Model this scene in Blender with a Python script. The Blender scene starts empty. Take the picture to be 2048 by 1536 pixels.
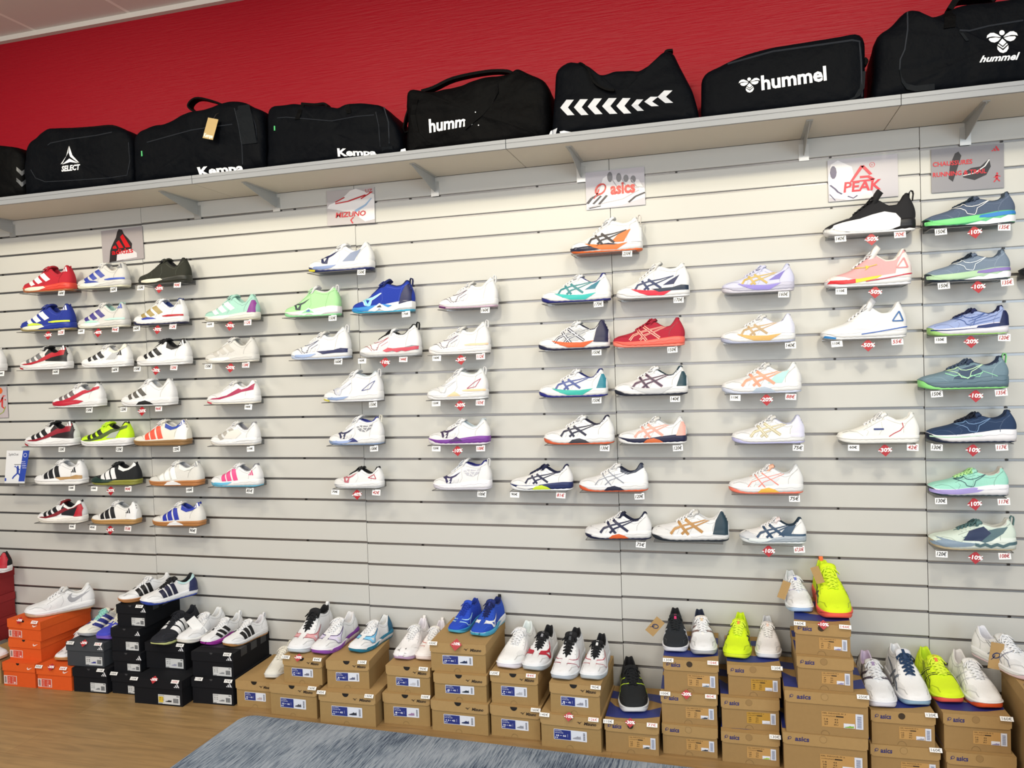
import bpy, bmesh, math, random
from mathutils import Vector, Matrix, noise
from mathutils.bvhtree import BVHTree
from mathutils.geometry import tessellate_polygon
random.seed(4)
S = bpy.context.scene
C = S.collection
PI = math.pi

# ------------------------------------------------------------ camera
CAM = Vector((2.87957, -3.337147, 1.514372))
FOC = 1555.539
def rotvec(a):
    th = math.sqrt(sum(v*v for v in a))
    return Matrix.Rotation(th, 3, Vector(a)/th)
RW = rotvec((0.0300660427, 0.27442154, -0.0290929805)) @ Matrix(((1,0,0),(0,0,-1),(0,1,0)))   # rows: right, down, forward
cd = bpy.data.cameras.new('camera'); cam = bpy.data.objects.new('camera', cd); C.objects.link(cam)
cd.sensor_width = 36; cd.lens = FOC/2048*36; cd.clip_start = .05
m3 = Matrix((RW[0], -RW[1], -RW[2])).transposed()
cam.matrix_world = Matrix.Translation(CAM) @ m3.to_4x4()
S.camera = cam
def ray(x, y): return RW.transposed() @ Vector(((x-1024)/FOC, (y-768)/FOC, 1))
def at_y(x, y, Y): d = ray(x, y); return CAM + d*((Y-CAM.y)/d.y)
def at_z(x, y, Z): d = ray(x, y); return CAM + d*((Z-CAM.z)/d.z)

# ------------------------------------------------------------ world, light, exposure
wd = bpy.data.worlds.new('world'); S.world = wd; wd.use_nodes = True
bg = wd.node_tree.nodes['Background']; bg.inputs[0].default_value = (.78, .88, .95, 1); bg.inputs[1].default_value = .30
def area(name, loc, size, power, col, rot):
    l = bpy.data.lights.new(name, 'AREA'); l.shape = 'RECTANGLE'; l.size, l.size_y = size; l.energy = power; l.color = col
    o = bpy.data.objects.new(name, l); o.location = loc; o.rotation_euler = rot; C.objects.link(o); return o
for k, x in enumerate((-1.2, 1.2, 3.6)):
    area('ceiling_panel_light', (x, -2.3, 3.32), (.6, .6), 44, (1, .95, .86), (0, 0, 0))
    area('ceiling_panel_light', (x+.3, -4.4, 3.32), (1.2, .6), 54, (1, .955, .88), (0, 0, 0))
area('shop_window_light', (6.2, -5.2, 1.7), (3.2, 2.4), 150, (.72, .87, 1), (math.radians(84), 0, math.radians(52)))
area('front_fill_light', (1.2, -6.7, 1.75), (6, 2.3), 150, (.95, .97, 1), (math.radians(92), 0, 0))  # unseen fill added behind the camera for frontal light under the shelf
for x in (-.7, .7, 2.1, 3.5):       # unseen fill lights added to brighten the top of the wall
    t_ = area('top_wall_fill_light', (x, -2.5, 3.22), (.14, .14), 7.5, (1, .90, .66), (math.radians(90-22), 0, 0)); t_.data.spread = math.radians(75)
S.view_settings.view_transform = 'Standard'; S.view_settings.look = 'None'
S.view_settings.exposure = -0.46; S.view_settings.gamma = 1; S.view_settings.use_curve_mapping = False

# ------------------------------------------------------------ materials
MC = {}
def lin(h):
    h = h.lstrip('#'); v = [int(h[i:i+2], 16)/255 for i in (0, 2, 4)]
    return [c/12.92 if c <= .04045 else ((c+.055)/1.055)**2.4 for c in v]+[1]
KIND = {'plain': (.5, 0, 0), 'knit': (.85, .25, 260), 'rubber': (.5, .05, 90), 'gloss': (.25, 0, 0), 'print': (.45, 0, 0), 'card': (.8, .08, 60),
        'metal': (.3, 0, 0), 'bag': (.62, .35, 30), 'lace': (.9, .3, 300), 'paint': (.55, 0, 0)}
def mat(h, kind='plain'):
    k = (h, kind)
    if k in MC: return MC[k]
    m = bpy.data.materials.new('%s_%s' % (kind, h.lstrip('#'))); m.use_nodes = True
    N, L = m.node_tree.nodes, m.node_tree.links; b = N['Principled BSDF']
    r, bs, sc = KIND[kind]
    b.inputs['Base Color'].default_value = lin(h); b.inputs['Roughness'].default_value = r
    if kind == 'metal': b.inputs['Metallic'].default_value = .85
    if kind == 'card': b.inputs['Specular IOR Level'].default_value = .25
    if kind == 'bag': b.inputs['Specular IOR Level'].default_value = .06
    if bs:
        n = N.new('ShaderNodeTexNoise'); n.inputs['Scale'].default_value = sc; n.inputs['Detail'].default_value = 3
        t = N.new('ShaderNodeTexCoord'); L.new(t.outputs['Object'], n.inputs['Vector'])
        u = N.new('ShaderNodeBump'); u.inputs['Strength'].default_value = bs; u.inputs['Distance'].default_value = .012 if kind == 'bag' else .002
        L.new(n.outputs['Fac'], u.inputs['Height']); L.new(u.outputs['Normal'], b.inputs['Normal'])
        if kind in ('card', 'knit'):
            mx = N.new('ShaderNodeMix'); mx.data_type = 'RGBA'; mx.inputs[0].default_value = 1; mx.blend_type = 'MULTIPLY'
            rp = N.new('ShaderNodeMapRange'); rp.inputs[3].default_value = .93; rp.inputs[4].default_value = 1.04
            L.new(n.outputs['Fac'], rp.inputs[0]); mx.inputs[6].default_value = lin(h); L.new(rp.outputs[0], mx.inputs[7]); L.new(mx.outputs[2], b.inputs['Base Color'])
    MC[k] = m; return m
def nodemat(name):
    m = bpy.data.materials.new(name); m.use_nodes = True; return m, m.node_tree.nodes, m.node_tree.links, m.node_tree.nodes['Principled BSDF']

def clear_plastic():
    m, N, L, b = nodemat('clear_acrylic')
    t = N.new('ShaderNodeBsdfTransparent'); t.inputs[0].default_value = (.86, .87, .88, 1)
    g = N.new('ShaderNodeBsdfGlossy'); g.inputs['Roughness'].default_value = .12; g.inputs['Color'].default_value = (.85, .85, .85, 1)
    x = N.new('ShaderNodeMixShader'); x.inputs[0].default_value = .16
    L.new(t.outputs[0], x.inputs[1]); L.new(g.outputs[0], x.inputs[2]); L.new(x.outputs[0], N['Material Output'].inputs[0]); return m
ACR = clear_plastic()
ACR_E = mat('5c5a58', 'gloss')
def red_wall():
    m, N, L, b = nodemat('red_painted_wall')
    b.inputs['Base Color'].default_value = lin('94041a'); b.inputs['Roughness'].default_value = .5; b.inputs['Specular IOR Level'].default_value = .22
    t = N.new('ShaderNodeTexCoord'); mp = N.new('ShaderNodeMapping'); mp.inputs['Scale'].default_value = (2.5, 1, 38)
    n = N.new('ShaderNodeTexNoise'); n.inputs['Scale'].default_value = 3.2; n.inputs['Detail'].default_value = 4; n.inputs['Distortion'].default_value = .4
    u = N.new('ShaderNodeBump'); u.inputs['Strength'].default_value = .55; u.inputs['Distance'].default_value = .006
    L.new(t.outputs['Object'], mp.inputs[0]); L.new(mp.outputs[0], n.inputs['Vector']); L.new(n.outputs['Fac'], u.inputs['Height']); L.new(u.outputs[0], b.inputs['Normal']); return m
def slat_mat():
    m, N, L, b = nodemat('cream_slat_board')
    b.inputs['Roughness'].default_value = .42
    t = N.new('ShaderNodeTexCoord'); n = N.new('ShaderNodeTexNoise'); n.inputs['Scale'].default_value = 1.1
    r = N.new('ShaderNodeValToRGB'); r.color_ramp.elements[0].color = lin('c2c1bb'); r.color_ramp.elements[1].color = lin('c9c8c3')
    L.new(t.outputs['Object'], n.inputs['Vector']); L.new(n.outputs['Fac'], r.inputs[0]); L.new(r.outputs[0], b.inputs['Base Color']); return m
def wood_floor():
    m, N, L, b = nodemat('oak_vinyl_floor'); b.inputs['Roughness'].default_value = .45
    t = N.new('ShaderNodeTexCoord'); mp = N.new('ShaderNodeMapping'); mp.inputs['Scale'].default_value = (1, 1, 1)
    L.new(t.outputs['Object'], mp.inputs[0])
    br = N.new('ShaderNodeTexBrick'); br.inputs['Scale'].default_value = 1; br.inputs['Brick Width'].default_value = 1.2; br.inputs['Row Height'].default_value = .18
    br.inputs['Mortar Size'].default_value = .0012; br.inputs['Color1'].default_value = lin('a98a5c'); br.inputs['Color2'].default_value = lin('9c7c50'); br.inputs['Mortar'].default_value = lin('8a6840')
    br.offset = .37
    L.new(mp.outputs[0], br.inputs['Vector'])
    m2 = N.new('ShaderNodeMapping'); m2.inputs['Scale'].default_value = (1.6, 16, 1); L.new(t.outputs['Object'], m2.inputs[0])
    n = N.new('ShaderNodeTexNoise'); n.inputs['Scale'].default_value = 2.5; n.inputs['Detail'].default_value = 6; n.inputs['Distortion'].default_value = .7; L.new(m2.outputs[0], n.inputs['Vector'])
    r = N.new('ShaderNodeMapRange'); r.inputs[1].default_value = .3; r.inputs[2].default_value = .7; r.inputs[3].default_value = .74; r.inputs[4].default_value = 1.1; L.new(n.outputs['Fac'], r.inputs[0])
    mx = N.new('ShaderNodeMix'); mx.data_type = 'RGBA'; mx.blend_type = 'MULTIPLY'; mx.inputs[0].default_value = 1
    L.new(br.outputs[0], mx.inputs[6]); L.new(r.outputs[0], mx.inputs[7]); L.new(mx.outputs[2], b.inputs['Base Color']); return m
def rug_mat():
    m, N, L, b = nodemat('grey_blue_streaked_rug'); b.inputs['Roughness'].default_value = .95
    t = N.new('ShaderNodeTexCoord'); mp = N.new('ShaderNodeMapping'); mp.inputs['Scale'].default_value = (105, 6, 1)
    L.new(t.outputs['Object'], mp.inputs[0])
    n = N.new('ShaderNodeTexNoise'); n.inputs['Scale'].default_value = 1.6; n.inputs['Detail'].default_value = 4; n.inputs['Roughness'].default_value = .7; L.new(mp.outputs[0], n.inputs['Vector'])
    n2 = N.new('ShaderNodeTexNoise'); n2.inputs['Scale'].default_value = 3.2; n2.inputs['Detail'].default_value = 3; L.new(t.outputs['Object'], n2.inputs['Vector'])
    ad = N.new('ShaderNodeMath'); ad.operation = 'MULTIPLY_ADD'; ad.inputs[1].default_value = .55; L.new(n2.outputs['Fac'], ad.inputs[0]); L.new(n.outputs['Fac'], ad.inputs[2])
    r = N.new('ShaderNodeValToRGB'); e = r.color_ramp.elements; e[0].position = .62; e[0].color = lin('333f57'); e[1].position = .90; e[1].color = lin('9ea7b2')
    x = r.color_ramp.elements.new(.74); x.color = lin('74818f')
    L.new(ad.outputs[0], r.inputs[0]); L.new(r.outputs[0], b.inputs['Base Color'])
    u = N.new('ShaderNodeBump'); u.inputs['Strength'].default_value = .8; u.inputs['Distance'].default_value = .004; L.new(n.outputs['Fac'], u.inputs['Height']); L.new(u.outputs[0], b.inputs['Normal']); return m

# ------------------------------------------------------------ object helpers
def obj(name, bm, m, parent=None, smooth=False, label=None, loc=None):
    me = bpy.data.meshes.new(name)
    if isinstance(bm, tuple): me.from_pydata([tuple(v) for v in bm[0]], [], bm[1]); me.update()
    else:
        bm.to_mesh(me); bm.free()
    for mm in (m if isinstance(m, (list, tuple)) else [m]): me.materials.append(mm)
    if smooth:
        for p in me.polygons: p.use_smooth = True
    o = bpy.data.objects.new(name, me); C.objects.link(o); o.parent = parent
    if loc: o.location = loc
    if label: o['label'] = label
    return o
def thing(name, label, cat, loc=(0, 0, 0), rz=0, group=None):
    o = bpy.data.objects.new(name, None); C.objects.link(o); o.empty_display_size = .03
    o.location = loc; o.rotation_euler = (0, 0, rz)
    return tag(o, label, cat, group)
def tag(o, label, cat, group=None):
    o['label'] = label; o['category'] = cat
    if group: o['group'] = group
    return o
def box(bm, x0, x1, y0, y1, z0, z1, mi=0):
    v = [bm.verts.new(p) for p in ((x0,y0,z0),(x1,y0,z0),(x1,y1,z0),(x0,y1,z0),(x0,y0,z1),(x1,y0,z1),(x1,y1,z1),(x0,y1,z1))]
    for f in ((0,3,2,1),(4,5,6,7),(0,1,5,4),(1,2,6,5),(2,3,7,6),(3,0,4,7)):
        q = bm.faces.new([v[i] for i in f]); q.material_index = mi
    return v
def boxbm(*a):
    bm = bmesh.new(); box(bm, *a); return bm
def prism(bm, pts, y0, y1, axis='y', mi=0):
    """closed polygon (a, b) extruded: axis y -> (a, y, b); axis z -> (a, b, y)"""
    f = (lambda a, b, t: (a, t, b)) if axis == 'y' else ((lambda a, b, t: (a, b, t)) if axis == 'z' else (lambda a, b, t: (t, a, b)))
    A = [bm.verts.new(f(a, b, y0)) for a, b in pts]; B = [bm.verts.new(f(a, b, y1)) for a, b in pts]; n = len(pts)
    for i in range(n):
        q = bm.faces.new((A[i], A[(i+1) % n], B[(i+1) % n], B[i])); q.material_index = mi
    for R in (A, B[::-1]):
        for t in tessellate_polygon([[v.co for v in R]]):
            q = bm.faces.new([R[i] for i in t]); q.material_index = mi
def fix(bm):
    bmesh.ops.recalc_face_normals(bm, faces=bm.faces[:]); return bm
def tube(bm, pts, r, n=6, flat=1.0, closed=False):
    pts = [Vector(p) for p in pts]; k = len(pts); rings = []
    up0 = Vector((0, 0, 1))
    for i, p in enumerate(pts):
        a = pts[max(i-1, 0)]; b = pts[min(i+1, k-1)]
        if closed: a = pts[i-1]; b = pts[(i+1) % k]
        d = (b-a).normalized() if (b-a).length > 1e-9 else Vector((1, 0, 0))
        u = d.cross(up0)
        if u.length < .1: u = d.cross(Vector((0, 1, 0)))
        u.normalize(); w = u.cross(d)
        rr = r[i] if isinstance(r, (list, tuple)) else r
        rings.append([bm.verts.new(p + u*math.cos(2*PI*j/n)*rr + w*math.sin(2*PI*j/n)*rr*flat) for j in range(n)])
    m = k if closed else k-1
    for i in range(m):
        A, B = rings[i], rings[(i+1) % k]
        for j in range(n): bm.faces.new((A[j], A[(j+1) % n], B[(j+1) % n], B[j]))
    if not closed: bm.faces.new(rings[0][::-1]); bm.faces.new(rings[-1])
def strap(bm, pts, w, t, wdir=Vector((0, 1, 0))):
    """flat band along pts, its width along wdir"""
    pts = [Vector(p) for p in pts]; R = []
    for i, p in enumerate(pts):
        d = (pts[min(i+1, len(pts)-1)] - pts[max(i-1, 0)]).normalized(); n = d.cross(wdir).normalized()
        R.append([bm.verts.new(p + wdir*a*w/2 + n*b*t/2) for a, b in ((-1,-1),(1,-1),(1,1),(-1,1))])
    for A, B in zip(R, R[1:]):
        for j in range(4): bm.faces.new((A[j], A[(j+1) % 4], B[(j+1) % 4], B[j]))
    bm.faces.new(R[0][::-1]); bm.faces.new(R[-1])
def interp(tab, x):
    if x <= tab[0][0]: return tab[0][1]
    if x >= tab[-1][0]: return tab[-1][1]
    n = len(tab)
    for i in range(n-1):
        x0, y0 = tab[i]; x1, y1 = tab[i+1]
        if x <= x1:
            def sl(j):
                if j <= 0: return (tab[1][1]-tab[0][1])/(tab[1][0]-tab[0][0])
                if j >= n-1: return (tab[-1][1]-tab[-2][1])/(tab[-1][0]-tab[-2][0])
                a = (tab[j][1]-tab[j-1][1])/(tab[j][0]-tab[j-1][0]); b = (tab[j+1][1]-tab[j][1])/(tab[j+1][0]-tab[j][0])
                return 0 if a*b <= 0 else 2*a*b/(a+b)
            h = x1-x0; t = (x-x0)/h; m0, m1 = sl(i)*h, sl(i+1)*h
            return (2*t**3-3*t*t+1)*y0 + (t**3-2*t*t+t)*m0 + (-2*t**3+3*t*t)*y1 + (t**3-t*t)*m1

# ------------------------------------------------------------ flat print geometry (lists of 2-D verts and faces)
def rr(x0, y0, x1, y1, r=0, n=4):
    if r <= 0: return [(x0, y0), (x1, y0), (x1, y1), (x0, y1)]
    o = []
    for cx, cy, a in ((x1-r, y0+r, -90), (x1-r, y1-r, 0), (x0+r, y1-r, 90), (x0+r, y0+r, 180)):
        for i in range(n+1):
            t = math.radians(a+90*i/n); o.append((cx+r*math.cos(t), cy+r*math.sin(t)))
    return o
def circ(cx, cy, r, n=16, ry=None, a0=0, a1=360):
    m = n if a1-a0 == 360 else n+1
    return [(cx+r*math.cos(math.radians(a0+(a1-a0)*i/n)), cy+(ry or r)*math.sin(math.radians(a0+(a1-a0)*i/n))) for i in range(m)]
def stroke(pts, w, w1=None):
    """polyline -> band polygon"""
    w1 = w if w1 is None else w1; n = len(pts); A = []; B = []
    for i, (x, y) in enumerate(pts):
        a = pts[max(i-1, 0)]; b = pts[min(i+1, n-1)]; dx, dy = b[0]-a[0], b[1]-a[1]; l = math.hypot(dx, dy) or 1
        ww = (w+(w1-w)*i/(n-1))/2; A.append((x-dy/l*ww, y+dx/l*ww)); B.append((x+dy/l*ww, y-dx/l*ww))
    return A+B[::-1]
def segs(pts, w, w1=None):
    n = len(pts)-1; w1 = w if w1 is None else w1
    return [stroke([pts[i], pts[i+1]], w+(w1-w)*i/n, w+(w1-w)*(i+1)/n) for i in range(n)]
def outline(poly, w): return [stroke([poly[i], poly[(i+1) % len(poly)]], w) for i in range(len(poly))]
def aff(polys, sx=1, sy=None, dx=0, dy=0, rot=0, shear=0):
    sy = sx if sy is None else sy; c, s = math.cos(rot), math.sin(rot); o = []
    for p in polys:
        q = []
        for x, y in p:
            x, y = x*sx+shear*y*sy, y*sy; q.append((x*c-y*s+dx, x*s+y*c+dy))
        o.append(q)
    return o
def geo(polys):
    V, F = [], []
    for p in polys:
        k = len(V); V += list(p)
        for t in tessellate_polygon([[Vector((a, b, 0)) for a, b in p]]): F.append(tuple(k+i for i in t))
    return V, F
TXC = {}
def text(s, bold=0, shear=0, space=1):
    """normalised text geometry, cap height 1, starting at x = 0"""
    k = (s, bold, shear, space)
    if k not in TXC:
        cu = bpy.data.curves.new('text', 'FONT'); cu.body = s; cu.resolution_u = 2; cu.offset = bold; cu.shear = shear; cu.space_character = space
        o = bpy.data.objects.new('text', cu); me = o.to_mesh()
        V = [(v.co.x, v.co.y) for v in me.vertices]; F = [tuple(p.vertices) for p in me.polygons]
        o.to_mesh_clear(); bpy.data.objects.remove(o); bpy.data.curves.remove(cu)
        x0 = min(v[0] for v in V); x1 = max(v[0] for v in V); V = [(x-x0, y) for x, y in V]
        TXC[k] = (V, F, x1-x0)
    return TXC[k]
def text_fit(s, x0, y0, w, h, rot=0, **kw):
    """text with cap height h squeezed into width w, lower-left at (x0, y0)"""
    V, F, tw = text(s, **kw); sx = w/tw; sy = h/.70; c, sn = math.cos(rot), math.sin(rot)
    return [(x0+x*sx*c-y*sy*sn, y0+x*sx*sn+y*sy*c) for x, y in V], F
def merge(*gs):
    V, F = [], []
    for g in gs:
        k = len(V); V += list(g[0]); F += [tuple(k+i for i in f) for f in g[1]]
    return V, F
def flat(name, g, m, parent, fn, label=None):
    """link print geometry g with 2-D to 3-D mapping fn"""
    return obj(name, ([fn(*v) for v in g[0]], g[1]), m, parent, label=label)

# marks
def runbird(): return [(.00,.52),(.22,.60),(.30,.72),(.36,.55),(.50,.52),(.68,.60),(1.0,.92),(.78,.58),(.64,.42),(.60,.12),(.56,.0),(.36,.08),(.31,.30),(.20,.42)]
def runbird_polys():
    # bird built around its triangular hole
    return [[(.00,.50),(.24,.60),(.31,.74),(.37,.56),(.40,.44),(.33,.34),(.20,.43)], [(.37,.56),(.52,.53),(.57,.40),(.40,.44)],
            [(.52,.53),(.70,.62),(1.0,.95),(.80,.58),(.64,.42),(.57,.40)], [(.33,.34),(.40,.44),(.49,.14),(.44,.02),(.38,.08)], [(.57,.40),(.64,.42),(.60,.0),(.44,.02),(.49,.14)]]
def three_bars(): return [[(0,0),(.20,0),(.26,.16),(.08,.30)], [(.28,0),(.50,0),(.60,.28),(.60,.30),(.34,.62),(.22,.40)][:6], [(.60,0),(.84,0),(.98,.0),(.66,.98),(.46,.80)]]
def mountain():
    return [[(.0,.0),(.22,.0),(.30,.16),(.08,.26)], [(.30,.0),(.54,.0),(.36,.60),(.16,.42)][::1], [(.62,.0),(1.,.0),(.66,.95),(.40,.75)]]
def bars(): # three slanted bars rising to the right
    o = []
    for i, (x, h) in enumerate(((0, .36), (.32, .68), (.64, 1.0))):
        o.append([(x+.02, h*.55 if i == 0 else h*.80), (x+.17, h), (x+.38, 0), (x+.14, 0)] if i else [(0, .16), (.14, .34), (.32, 0), (.06, 0)])
    return [[(.0,.14),(.15,.24),(.25,0),(.0,0)], [(.22,.42),(.38,.56),(.62,0),(.36,0)], [(.46,.78),(.62,.96),(1.02,0),(.74,0)]]
def swoosh(): return [[(0,.30),(.06,.12),(.16,.04),(.30,.05),(.50,.16),(1.0,.52),(.45,.30),(.30,.25),(.20,.27),(.16,.36),(.22,.52),(.08,.44)]]
def spiral():      # slanted oval ring with a tail
    c, n = math.cos(.6), math.sin(.6); o = []
    for i in range(25):
        t = .9+i*.262; x, y = .36*math.cos(t), .25*math.sin(t); o.append((.52+x*c-y*n, .56+x*n+y*c))
    return segs(o, .13, .09)+segs([(.06, .04), (.22, .20), (.34, .40), (.40, .56)], .05, .12)
def bee():
    P = []
    for s in (-1, 1):
        P.append([(s*a, b) for a, b in [(.06,.52),(.25,.70),(.5,.86),(.72,.86),(.92,.72),(.98,.54),(.80,.60),(.60,.62),(.35,.58)]])
        P.append([(s*a, b) for a, b in [(.10,.46),(.40,.54),(.80,.52),(.86,.42),(.72,.26),(.50,.20),(.28,.28)]])
    P += [circ(0, .82, .17, 12), [(0,.42),(.24,.16),(0,-.06),(-.24,.16)], stroke([(-.30,.06),(0,-.20),(.30,.06)], .09)]
    P.append([(-.36,-.04),(0,-.36),(.36,-.04),(.36,-.26),(.22,-.46),(0,-.54),(-.22,-.46),(-.36,-.26)])
    return aff(P, .5, .5, .5, .3)
def shoe_icon(): return [[(0,.05),(.0,.22),(.2,.34),(.42,.48),(.58,.72),(.66,.66),(.78,.55),(.86,.60),(.95,.80),(1,.30),(1,.05),(.5,.0)]]
# ------------------------------------------------------------ shoes
WT = [(0,0),(.05,.062),(.09,.098),(.15,.132),(.21,.153),(.295,.172),(.37,.180),(.44,.166),(.53,.140),(.63,.120),(.75,.118),(.83,.110),(.90,.082),(.95,.050),(1,0)]
ZB = [(0,.040),(.05,.020),(.13,.005),(.22,0),(.9,0),(1,.012)]
STY = {
 'low':   dict(H=[(.04,.142),(.1,.170),(.2,.192),(.3,.222),(.4,.272),(.5,.325),(.58,.350),(.66,.306),(.75,.270),(.82,.282),(.88,.340),(.95,.395)], tip=(.60,.395)),
 'adi':   dict(H=[(.04,.140),(.1,.175),(.2,.200),(.3,.240),(.4,.300),(.5,.358),(.58,.385),(.66,.328),(.75,.280),(.82,.292),(.88,.360),(.95,.420)], tip=(.60,.430)),
 'court': dict(H=[(.04,.130),(.1,.150),(.2,.172),(.3,.212),(.4,.268),(.5,.325),(.58,.360),(.66,.330),(.75,.290),(.83,.300),(.9,.350),(.95,.400)], tip=(.59,.400), zt=[(0,.090),(.2,.078),(.5,.085),(1,.100)], zo=[(0,.06),(.2,.045),(1,.05)]),
 'mid':   dict(H=[(.04,.140),(.1,.170),(.2,.200),(.3,.245),(.4,.315),(.5,.390),(.58,.430),(.66,.410),(.75,.385),(.82,.390),(.88,.420),(.95,.465)], tip=(.612,.500), zt=[(0,.09),(.05,.09),(.2,.085),(.45,.10),(.7,.14),(.9,.16),(1,.15)]),
 'ball':  dict(H=[(.04,.120),(.1,.150),(.2,.180),(.3,.215),(.4,.285),(.5,.355),(.57,.395),(.64,.350),(.72,.310),(.80,.315),(.88,.390),(.95,.450)], tip=(.60,.520), th=.075, zt=[(0,.09),(.05,.09),(.2,.085),(.45,.10),(.7,.13),(.9,.15),(1,.15)]),
 'run':   dict(H=[(.04,.145),(.1,.175),(.2,.200),(.3,.230),(.4,.272),(.5,.312),(.58,.332),(.66,.312),(.75,.290),(.83,.305),(.9,.355),(.95,.400)], tip=(.585,.370), zt=[(0,.130),(.05,.110),(.1,.098),(.3,.105),(.6,.135),(.85,.165),(1,.16)], zo=[(0,.125),(.04,.11),(.09,.062),(.16,.035),(.25,.02),(1,.018)]),
 'wing':  dict(H=[(.04,.135),(.1,.165),(.2,.195),(.3,.240),(.4,.298),(.5,.345),(.58,.370),(.66,.330),(.75,.330),(.83,.390),(.9,.455),(.95,.480)], tip=(.60,.430), zt=[(0,.09),(.05,.09),(.2,.08),(.45,.095),(.7,.13),(.9,.15),(1,.14)]),
}
ZT0 = [(0,.096),(.05,.096),(.12,.088),(.2,.080),(.45,.088),(.7,.118),(.9,.135),(1,.128)]
ZO0 = [(0,.088),(.05,.080),(.11,.056),(.19,.030),(.28,.022),(.6,.020),(1,.032)]
def shoe_parts(style, L, wf=1):
    st = STY[style]; H = st['H'][:-1]+[(.915, st['H'][-1][1]-.003), (.935, st['H'][-1][1]-.005), (.95, st['H'][-1][1]-.024)]; ZT = st.get('zt', ZT0); ZO = st.get('zo', ZO0)
    NS, NV = 38, 9
    heel = lambda v: .020*math.sin(PI*v**.75)
    cy = lambda x: .022*(1-x/.45)**2 if x < .45 else 0
    def gap(x):
        if x <= .30: return 0
        g = interp([(.30,0),(.34,.032),(.45,.046),(.56,.058),(.66,.080),(.86,.076),(1,.076)], x)
        return g if x < .86 else .076*math.sqrt(max(0, (.95-x)/.09))
    def W(s): return interp(WT, s)*wf
    X = [(1-math.cos(PI*i/NS))/2 for i in range(NS+1)]
    up = bmesh.new(); grid = {}
    for side in (-1, 1):
        for i in range(NS+1):
            x = X[i]; s = i/NS; B = Vector((x, side*W(s)*.97+cy(x), interp(ZT, x)-.012))
            xt = .04+.91*x; T = Vector((xt-.012*max(0, (x-.85)/.15), side*gap(xt)+cy(xt)*.8, interp(H, xt)))
            k = min(1, max(0, (x-.42)/.3)); k = k*k*(3-2*k)
            for j in range(NV+1):
                v = j/NV; a = v*PI/2
                fy = (1-math.cos(a))**1.25*(1-k)+(v-.20*math.sin(PI*v)*(1-v*.3))*k; g = math.sin(a)**.88*(1-k)+v*k
                hx = heel(v)*max(0, (x-.8)/.2)**2
                grid[side, i, j] = up.verts.new(((B.x+(T.x-B.x)*fy+hx)*L, (B.y+(T.y-B.y)*fy)*L, (B.z+(T.z-B.z)*g)*L))
    for side in (-1, 1):
        for i in range(NS):
            for j in range(NV):
                q = [grid[side, i, j], grid[side, i+1, j], grid[side, i+1, j+1], grid[side, i, j+1]]
                up.faces.new(q if side < 0 else q[::-1])
    bmesh.ops.remove_doubles(up, verts=up.verts[:], dist=1e-5)
    def layer(z0, z1, w0, wm, w1):
        bm = bmesh.new(); ring = {}; prof = ((0, w0), (.35, wm), (.8, wm), (1, w1))
        for side in (-1, 1):
            for i in range(NS+1):
                x = X[i]; s = i/NS; a, b = z0(x), z1(x)
                for j, (t, w) in enumerate(prof):
                    xx = .5+(x-.5)*(1+(w-.97)*.25)
                    ring[side, i, j] = bm.verts.new((xx*L, (side*W(s)*w+cy(x))*L, (a+(b-a)*t)*L))
        for side in (-1, 1):
            for i in range(NS):
                for j in range(3):
                    q = [ring[side, i, j], ring[side, i+1, j], ring[side, i+1, j+1], ring[side, i, j+1]]
                    bm.faces.new(q if side < 0 else q[::-1])
        for i in range(NS):
            bm.faces.new([ring[1, i, 0], ring[1, i+1, 0], ring[-1, i+1, 0], ring[-1, i, 0]])
            bm.faces.new([ring[-1, i, 3], ring[-1, i+1, 3], ring[1, i+1, 3], ring[1, i, 3]])
        bmesh.ops.remove_doubles(bm, verts=bm.verts[:], dist=1e-5); return bm
    zb = lambda x: interp(ZB, x); zt = lambda x: interp(ZT, x); zo = lambda x: min(interp(ZO, x)+.003*math.sin(x*70), zt(x)-.004)
    out = layer(zb, zo, .95, 1.0, 1.0); mid = layer(zo, zt, 1.0, 1.045, 1.0)
    # lining
    ln = bmesh.new(); cols = []; idx = [(-1, i) for i in range(NS+1) if .04+.91*X[i] > .50] ; idx += [(1, i) for s_, i in idx[::-1][1:]]
    for side, i in idx:
        x = X[i]; xt = .04+.91*x; T = Vector((xt, side*gap(xt)+cy(xt)*.8, interp(H, xt)))
        c = Vector((.76, 0, T.z)); n = (c-T); n.z = 0; n.normalize()
        fl = interp(ZT, x)+.03
        pts = [T-n*.004+Vector((0,0,-.008)), T+n*.004+Vector((0,0,.007)), T+n*.020+Vector((0,0,.004)), T+n*.026+Vector((0,0,-.03)), Vector(((T+n*.022).x, (T+n*.022).y, (T.z+fl)/2)), Vector(((T+n*.010).x, (T+n*.010).y, fl))]
        cols.append([ln.verts.new(p*L) for p in pts])
    for A, B in zip(cols, cols[1:]):
        for j in range(5): ln.faces.new((A[j], B[j], B[j+1], A[j+1]))
    ln.faces.new([c_[5] for c_ in cols][::-1])
    # tongue
    tx, tz = st['tip']; tg = bmesh.new(); cols = []
    path = [(x, interp(H, x)-.004) for x in (.29, .34, .39, .44, .49, .53)]+[(tx-.035, (tz+interp(H, .55))/2+.012), (tx-.006, tz-.01), (tx+.008, tz)]
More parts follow.
